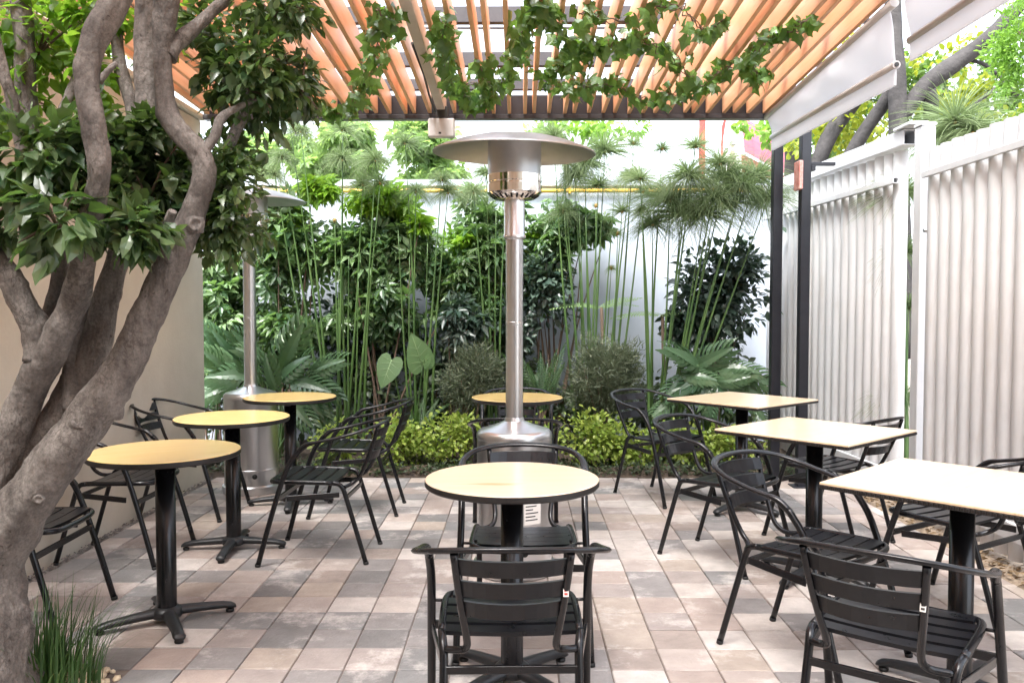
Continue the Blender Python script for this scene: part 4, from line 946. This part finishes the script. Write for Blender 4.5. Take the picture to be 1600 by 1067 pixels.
# --- elephant ear with two heart-shaped leaves
def heart():
    out = [(0,-.0),(.10,-.14),(.24,-.17),(.36,-.06),(.41,.14),(.38,.36),(.28,.60),(.14,.82),(0,1.0)]
    v = [(0,t,-.10*t*t+.0) for t in (0,.2,.45,.7,1.0)]; f = []
    for sx in (1,-1):
        b = len(v); v += [(sx*x_, y_, -.10*max(y_,0)**2+.10*abs(x_)-.16*x_*x_) for x_,y_ in out[1:-1]]
        ids = [0]+list(range(b,b+7))+[4]; mids = [0,0,0,0,1,2,2,3,4]
        for i in range(8):
            a_,b2 = ids[i],ids[i+1]; m1,m2 = mids[i],mids[i+1]; q = [a_,b2]+([m2] if m2 not in (a_,b2) else [])+([m1] if m1 not in (a_,b2,m2) else [])
            if len(q) >= 3: f.append(tuple(q if sx > 0 else q[::-1]))
    return T_(v,f)
HM = tpl_mesh('leaf', heart(), M['aloc'], True)
t, O = plant_root('elephant_ear', 628, 7.15, 'elephant ear plant with two big pale heart-shaped leaves', 'plant')
for (bx,by,ax,nn,s) in ((612,562,(-.28,-.35,-.85),(.2,-.85,.45),.26),(660,572,(-.25,-.3,.95),(.35,-.9,.2),.30),(662,570,(.45,-.3,.7),(-.1,-.8,.5),.12)):
    b_ = at(bx,by,7.08)-O; o = link('leaf', HM, t); o.matrix_local = basis(b_, ax, nn, s)
    vb = MB().tube([(0,0,.012),(0,.45,-.01),(0,.95,-.085)], [.014,.010,.003], 6)
    for (y_,x_,ye) in ((.04,.30,-.02),(.12,.33,.22),(.30,.30,.45),(.50,.20,.66)):
        for sx in (1,-1): vb.tube([(0,y_,-.10*y_*y_+.008),(sx*x_*.5,(y_+ye)/2+.02,-.10*y_*y_+.05*x_+.012),(sx*x_,ye,-.10*max(ye,0)**2+.10*x_-.16*x_*x_+.008)], [.007,.005,.002], 5)
    vb.build('veins', M['vein'], o)
    if s > .2: MB().tube([tuple(x_) for x_ in spline([(random.uniform(-.03,.03),0,.02),tuple(b_*.5+Vector((.03,.03,.02))),tuple(b_)],5)], [.011]*5+[.006]*6, 7).build('petiole', M['papystem'], t)
# --- sword fern and pale fern fronds
FR = tpl_mesh('frond', frond(22,.085,.12), M['fern']); FR2 = tpl_mesh('frond', frond(18,.19,.32), M['palefern'])
def fern(px, py, Y, n, s, me, label, lean, dirs=None):
    p = at(px,py,Y); t = empty('fern', (p.x,Y,0)); tag(t, label, 'fern'); z0 = max(p.z,.03)
    if z0 > .2: MB().tube([(0,0,0),(.02,0,z0*.5),(0,0,z0)], [.022,.018,.014], 8).build('stem', M['twig'], t)
    for k in range(n):
        a = dirs[k] if dirs else 6.28*k/n+random.uniform(-.3,.3); l = random.uniform(*lean)
        ax = Vector((math.cos(a)*l, math.sin(a)*l*.7, 1)); nn = Vector((-math.cos(a), -math.sin(a)-.8, l))
        o = link('frond', me, t); o.matrix_local = basis((random.uniform(-.03,.03),random.uniform(-.03,.03),z0-.01), ax, nn, s*random.uniform(.75,1.1))
fern(848, 640, 7.45, 17, .56, FR, 'upright sword fern between the two rounded grey-green bushes', (.1,.55))
fern(655, 668, 7.2, 9, .32, FR, 'small sword fern below the elephant ear leaves', (.4,1.1))
fern(940, 480, 7.8, 6, .42, FR2, 'pale feathery tree fern among the reeds left of centre right', (1.6,4), [.1,.5,2.6,3.1,3.6,-.3])
fern(1035, 492, 7.7, 6, .42, FR2, 'pale feathery tree fern in front of the big dark shrub', (2.2,5), [.05,.4,2.9,3.2,-.4,3.6])

# --- papyrus: every stem and every mop head a part
def umbel_mesh(nr=150, droop=.5, wd=.0042):
    v = []; f = []
    for i in range(nr):
        th = math.acos(random.uniform(-.35,.98)); ph = random.uniform(0,6.283); l = random.uniform(.75,1.05)
        d_ = Vector((math.sin(th)*math.cos(ph), math.sin(th)*math.sin(ph), math.cos(th))); sd_ = d_.cross(Vector((random.gauss(0,1),random.gauss(0,1),random.gauss(0,1)))).normalized(); b = len(v)
        for k in range(5):
            t_ = k/4; p = d_*(l*t_)+Vector((0,0,-droop*l*t_**2.3)); ww = sd_*(wd/.25)*(1-.8*t_)*.5; v += [tuple(p-ww),tuple(p+ww)]
        for k in range(4): f.append((b+2*k,b+2*k+1,b+2*k+3,b+2*k+2))
    return T_(v,f)
UM = [tpl_mesh('mop_head', umbel_mesh(420,.45,.0042), M['papy']), tpl_mesh('mop_head', umbel_mesh(460,.62,.0042), M['papy']), tpl_mesh('mop_head', umbel_mesh(300,.3,.0038), M['papy'])]
HD = MB().lathe([(0,-.02),(.010,-.015),(.017,0),(.015,.014),(0,.024)], 8).mesh('flower_head', M['papyhead'])
def papyrus(base, Y, stems, label):
    t, O = plant_root('papyrus', base, Y, label, 'papyrus', 'clumps of papyrus reed'); n = len(stems)
    for (ux,uy,size,bx) in stems:
        yy = Y+random.uniform(-.22,.22); e = at(ux,uy,yy)-O; b0 = at(base+(bx-base)*.55+random.uniform(-4,4),700,yy)-O; b0.z = 0
        mid = (e+b0)*.5+Vector((random.uniform(-.03,.03),random.uniform(-.04,.04),.0)); r0 = .0095 if size > .1 else .008
        pts = spline([tuple(b0)+(1.7,),tuple(mid)+(1.0,),tuple(e)+(.32,)],6)
        st = MB().tube([p[:3] for p in pts], [p[3]*r0 for p in pts], 7).build('stem', M['papystem'], t)
        if size > 0:
            o = link('mop_head', random.choice(UM), t); o.location = e; o.scale = (size,)*3; o.rotation_euler = (random.uniform(-.35,.35),random.uniform(-.35,.35),random.uniform(0,6))
            h = link('flower_head', HD, o, None); s_ = 1/size; h.scale = (s_,)*3
papyrus(535, 7.55, [(536,203,.30,548),(535,249,.28,520),(587,250,.29,560),(567,288,.22,545),(594,286,.24,600),(440,247,.24,505),(429,274,.22,500),(523,345,.05,535),(470,205,.24,515),(452,190,.2,508),(545,400,0,552),(530,420,0,540),(560,440,0,566)], 'papyrus clump in front of the lime-topped shrubs on the left')
papyrus(655, 7.5, [(633,223,.28,640),(650,298,.22,650),(690,280,.22,665),(622,360,0,632),(640,400,0,645),(668,380,0,668),(700,300,.2,690)], 'papyrus clump behind the elephant ear leaves')
papyrus(775, 7.7, [(760,272,.27,768),(740,300,.22,760),(775,330,0,778),(790,300,.2,782)], 'papyrus clump directly behind the heater pole')
papyrus(920, 7.6, [(945,236,.40,925),(898,277,.34,905),(914,256,.34,930),(931,322,.06,940),(865,215,.34,890),(880,330,.22,908),(955,419,.08,955),(960,300,.0,948),(990,225,.2,965),(905,330,0,918),(915,340,0,938),(880,250,.28,900),(972,330,.22,960),(985,275,.26,968),(1005,300,.2,975),(965,365,.12,962),(935,290,.3,930)], 'papyrus clump right of the centre heater head')
papyrus(1030, 7.3, [(1047,313,.48,1015),(1118,312,.46,1030),(1134,278,.44,1040),(1183,276,.38,1050),(1035,232,.17,1000),(1087,229,.30,1010),(1003,328,.14,1005),(1075,275,.42,1022),(1150,318,.40,1045),(1000,280,.3,996),(1100,335,.42,1028),(1065,335,.46,1018),(1160,290,.42,1046),(1125,255,.36,1036),(1200,310,.34,1052),(1020,350,.3,1008)], 'tall papyrus clump on the right with the widest feathery heads')

# --- black hose coiled at the wall end
hc = at(331,742,6.92); mb = MB()
pts = []
for i in range(90):
    a = i*.24; pts.append((.12*math.cos(a)*(1+.05*math.sin(i*.7)), .09*math.sin(a), .02+i*.0016))
o = MB().tube(pts, .011, 7).build('hose_coil', M['rubber']); o.location = (hc.x, 6.92, .03); tag(o, 'coil of black hose at the end of the tan wall', 'hose')

# ============================================================ BEYOND THE WALLS
def tree(name, base, Y, trunk, blobs, tpl, m, label, group=None, bark=M['bark2']):
    p = at(base,500,Y); O = Vector((p.x,Y,-.05)); t = empty(name, O); tag(t, label, 'tree', group)
    for nm, pts in trunk:
        S = spline([tuple(at(x,y,Y+dy))+(r*Y/F,) for (x,y,r,dy) in pts], 4)
        MB().tube([Vector(s_[:3])-O for s_ in S], [s_[3] for s_ in S], 9, flat=lambda t_,a: 1+.08*math.sin(3*a+t_*17)).build(nm, bark, t)
    Ps=[];Ds=[];Ss=[]
    for (bx,by,rx,ry,rd,n,sz,k,dy) in blobs:
        c = at(bx,by,Y+dy); q = (Y+dy)/F; P,D = blob(c,(rx*q,rd,ry*q),n,k,.4,.3); Ps.append(P);Ds.append(D);Ss.append(sz*rng.uniform(.6,1.2,n))
    P=np.concatenate(Ps);D=np.concatenate(Ds);S=np.concatenate(Ss)
    tag(link('crown', inst_mesh('crown', tpl, P-np.array(O), unit(D+np.array([0,0,-.3])+rng.normal(size=D.shape)*.4), D*.3+np.array([0,-.2,.7])+rng.normal(size=D.shape)*.5, S, m), t), kind='stuff')
tree('yellow_leaved_tree', 1402, 8.6, [('trunk',[(1412,560,17,0),(1408,400,15,0),(1404,220,14,0),(1400,120,14,0),(1396,40,13,.1),(1392,-60,12,.1)]),
      ('limb',[(1262,300,12,.6),(1290,225,13,.5),(1330,165,12,.4),(1372,118,11,.2),(1396,70,9,.1)]),
      ('limb',[(1300,290,11,.5),(1345,215,11,.3),(1388,150,10,.1),(1402,120,9,0)]),
      ('limb',[(1405,190,10,0),(1450,130,14,0),(1500,95,13,0),(1560,45,11,-.1),(1620,-20,9,-.1)]),
      ('limb',[(1450,140,12,0),(1455,180,11,.1),(1440,215,8,.2)]),('limb',[(1480,200,3,.1),(1540,150,3,0),(1600,110,3,0)]),('limb',[(1500,90,3,.1),(1545,105,3,0),(1590,150,3,0)])],
      [(1300,170,55,70,.5,420,.085,14,.7),(1350,200,60,45,.5,300,.085,12,.8),(1260,215,40,40,.5,160,.08,8,.8),(1440,170,50,45,.4,240,.085,9,.5),(1530,150,60,40,.5,300,.085,10,.4),(1580,190,45,28,.4,200,.085,7,.3),(1470,90,60,40,.5,180,.085,8,.6),(1340,90,70,50,.5,220,.085,8,1.2)], ROUNDL, M['yelleaf'], 'dark-limbed tree with yellow-green leaves beyond the white fence')
tree('shady_tree', 1480, 11.5, [('trunk',[(1500,480,9,0),(1490,300,9,0),(1470,120,8,0)])],
      [(1300,200,80,60,.8,700,.12,22,0),(1440,150,90,80,.8,900,.12,26,0),(1560,170,80,70,.8,700,.12,20,0),(1350,130,70,50,.8,420,.12,14,0),(1600,60,60,60,.8,360,.12,12,0)], ROUNDL, M['greenleaf2'], 'shady green tree farthest back beyond the white fence')
tree('feathery_tree', 1660, 6.6, [('trunk',[(1690,560,16,0),(1680,300,14,0),(1660,60,12,0)]),('limb',[(1670,160,7,0),(1630,90,5,0),(1590,50,3,0)])],
      [(1590,75,48,62,.35,1500,.05,22,0),(1640,130,60,80,.4,1300,.05,18,0),(1570,120,30,40,.25,420,.05,8,0),(1620,0,70,40,.4,700,.05,10,0)], RHOMB, M['greenleaf'], 'fresh green fine-leaved tree at the upper right corner', bark=M['twig'])
tree('round_crowned_tree', 1238, 13, [('trunk',[(1236,480,11,0),(1237,300,11,0),(1236,210,11,0),(1230,120,9,0)])],
      [(1250,180,55,60,.9,420,.13,16,0),(1215,205,30,30,.6,160,.13,7,0),(1170,195,30,12,.5,60,.13,4,.5)], ROUNDL, M['greenleaf'], 'leafy tree far behind, between the pink roof and the dark post')
PT = 'pale trees behind the white back wall'
tree('pale_tree', 560, 10.2, [('trunk',[(560,480,6,0),(556,330,5,0),(552,240,3,0)]),('limb',[(557,330,3,0),(520,270,2,0),(500,240,1.5,0)])],
      [(545,215,52,32,.4,220,.16,12,0),(500,255,46,36,.4,190,.15,10,0),(570,262,44,32,.4,130,.15,8,0)], PALM7, M['palm'], 'pale thin-leaved tree behind the back wall on the left', PT)
tree('pale_tree', 665, 10.0, [('trunk',[(668,480,6,0),(664,330,5,0),(660,230,3,0)])],
      [(665,225,60,30,.4,260,.15,12,0),(690,265,48,38,.4,200,.14,10,0),(640,285,36,26,.35,90,.14,7,0),(655,205,34,14,.3,60,.14,4,0)], PALM7, M['palm'], 'pale thin-leaved tree behind the back wall left of the heater head', PT)
tree('pale_tree', 900, 11.0, [('trunk',[(890,480,6,0),(888,300,5,0),(880,215,4,0)])],
      [(860,200,60,22,.5,260,.14,10,0),(930,206,52,24,.5,240,.14,10,0),(985,200,30,14,.4,70,.13,5,0)], RHOMB, M['greenleaf'], 'green tree top showing just above the centre heater', PT)
tree('pale_tree', 405, 10.5, [('trunk',[(400,480,6,0),(402,300,5,0),(406,210,4,0)])],
      [(405,235,34,40,.5,160,.17,9,0),(470,235,26,30,.4,80,.16,5,0)], PALM7, M['palm'], 'pale tree behind the back wall beside the ficus crown', PT)
BT = 'bright trees above the tan wall'
tree('backlit_tree', 70, 5.6, [('trunk',[(40,470,14,0),(44,250,12,0),(50,60,10,0)]),('limb',[(48,150,7,0),(100,80,5,0),(140,20,4,0)])],
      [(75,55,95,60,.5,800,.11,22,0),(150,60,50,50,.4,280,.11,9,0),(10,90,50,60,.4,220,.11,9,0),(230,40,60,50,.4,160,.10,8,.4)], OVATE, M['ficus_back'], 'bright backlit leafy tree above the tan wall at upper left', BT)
# papyrus behind the gap of the fence
papyrus(1425, 6.3, [(1492,190,.52,1440),(1415,395,.30,1410),(1470,215,.45,1425),(1412,300,.36,1418),(1420,480,.3,1412),(1405,620,.3,1412),(1520,205,.42,1450)], 'papyrus behind the white fence, its heads over the gap')

# --- the pink roofed chapel far behind
ch = empty('chapel', (0,0,0)); YB = 26.0; tag(ch, 'far pink-roofed chapel with a white arched front, above the back wall', 'building')
q = YB/F; c0 = at(1143,262,YB); ch.location = (c0.x, YB, 0)
zt = at(1143,196,YB).z; zs = at(1143,240,YB).z; wA = 17*q
def arch_pts(w_, z0, z1, n=14):
    return [(-w_,z0)]+[(w_*math.sin(R(-90+180*k/n))*(1 if True else 0), z0+(z1-z0)*(.35+.65*math.cos(R(-90+180*k/n)))) for k in range(n+1)]+[(w_,z0)]
def prism(poly, y0, y1, name, m, parent, dx=0):
    n = len(poly); vs = [(x_+dx,y0,z_) for x_,z_ in poly]+[(x_+dx,y1,z_) for x_,z_ in poly]
    fs = [tuple(range(n)), tuple(range(2*n-1,n-1,-1))]+[(k,n+k,n+(k+1)%n,(k+1)%n) for k in range(n)]
    return MB().add(vs, fs).build(name, m, parent)
zg = 2.0; zt2 = zt+.35
prism(arch_pts(wA, zg, zt2), -.1, .1, 'front_wall', M['bwhite'], ch)
prism(arch_pts(wA*.42, zg+1, zs+.25), -.14, -.101, 'niche', M['beige'], ch)
prism([(-.10,zt2-.95),(.10,zt2-.95),(.05,zt2-.62),(.14,zt2-.45),(.04,zt2-.12),(-.05,zt2-.12),(-.13,zt2-.45),(-.05,zt2-.62)], -.17,-.101, 'ornament', M['grey_orn'], ch)
# roof: barrel vault running back to the right, in courses of tiles
DX, DY = 2.7, 4.5
def rp(u): return (wA*1.06*math.sin(R(90*u))+.02, zt2+.05-(zt2-zs)*1.0*(1-math.cos(R(90*u))))
for k in range(8):
    (xa,za),(xb,zb) = rp(k/8), rp((k+1)/8-.012)
    MB().add([(xa,0,za+.03),(xb,0,zb+.05),(xb+DX,DY,zb+.05),(xa+DX,DY,za+.03),(xa,0,za-.05),(xb,0,zb-.02),(xb+DX,DY,zb-.02),(xa+DX,DY,za-.05)], [(0,1,2,3),(4,7,6,5),(0,4,5,1),(2,6,7,3),(1,5,6,2),(0,3,7,4)]).build('roof_course', M['pink'], ch)
MB().add([(wA+.02,.02,0),(wA+.02+DX,DY,0),(wA+.02+DX,DY,zs-.04),(wA+.02,.02,zs-.04),(wA-.2,.12,0),(wA-.2+DX,DY+.1,0),(wA-.2+DX,DY+.1,zs-.04),(wA-.2,.12,zs-.04)], [(0,1,2,3),(4,7,6,5),(0,4,5,1),(3,2,6,7),(0,3,7,4),(1,5,6,2)]).build('side_wall', M['red'], ch)
MB().add([(wA+.0,-.02,zs-.03),(wA+.1+DX,DY,zs-.03),(wA+.1+DX,DY,zs+.03),(wA+.0,-.02,zs+.03),(wA-.1,.1,zs-.03),(wA+DX,DY+.1,zs-.03),(wA+DX,DY+.1,zs+.03),(wA-.1,.1,zs+.03)], [(0,1,2,3),(4,7,6,5),(0,4,5,1),(3,2,6,7),(0,3,7,4),(1,5,6,2)]).build('cornice', M['bwhite'], ch)
MB().box(-wA-.62, -wA-.48, -.1,.2,0,zt2).build('pilaster', M['red'], ch)
prism([(-wA-.12,zg),(-wA,zg),(-wA*.86,zs+.4),(-wA*.55,zt2-.1),(-wA*.3,zt2+.1),(-wA*.5,zt2+.12),(-wA-.0,zs+.8)], -.12,-.1005,'trim', M['red'], ch)
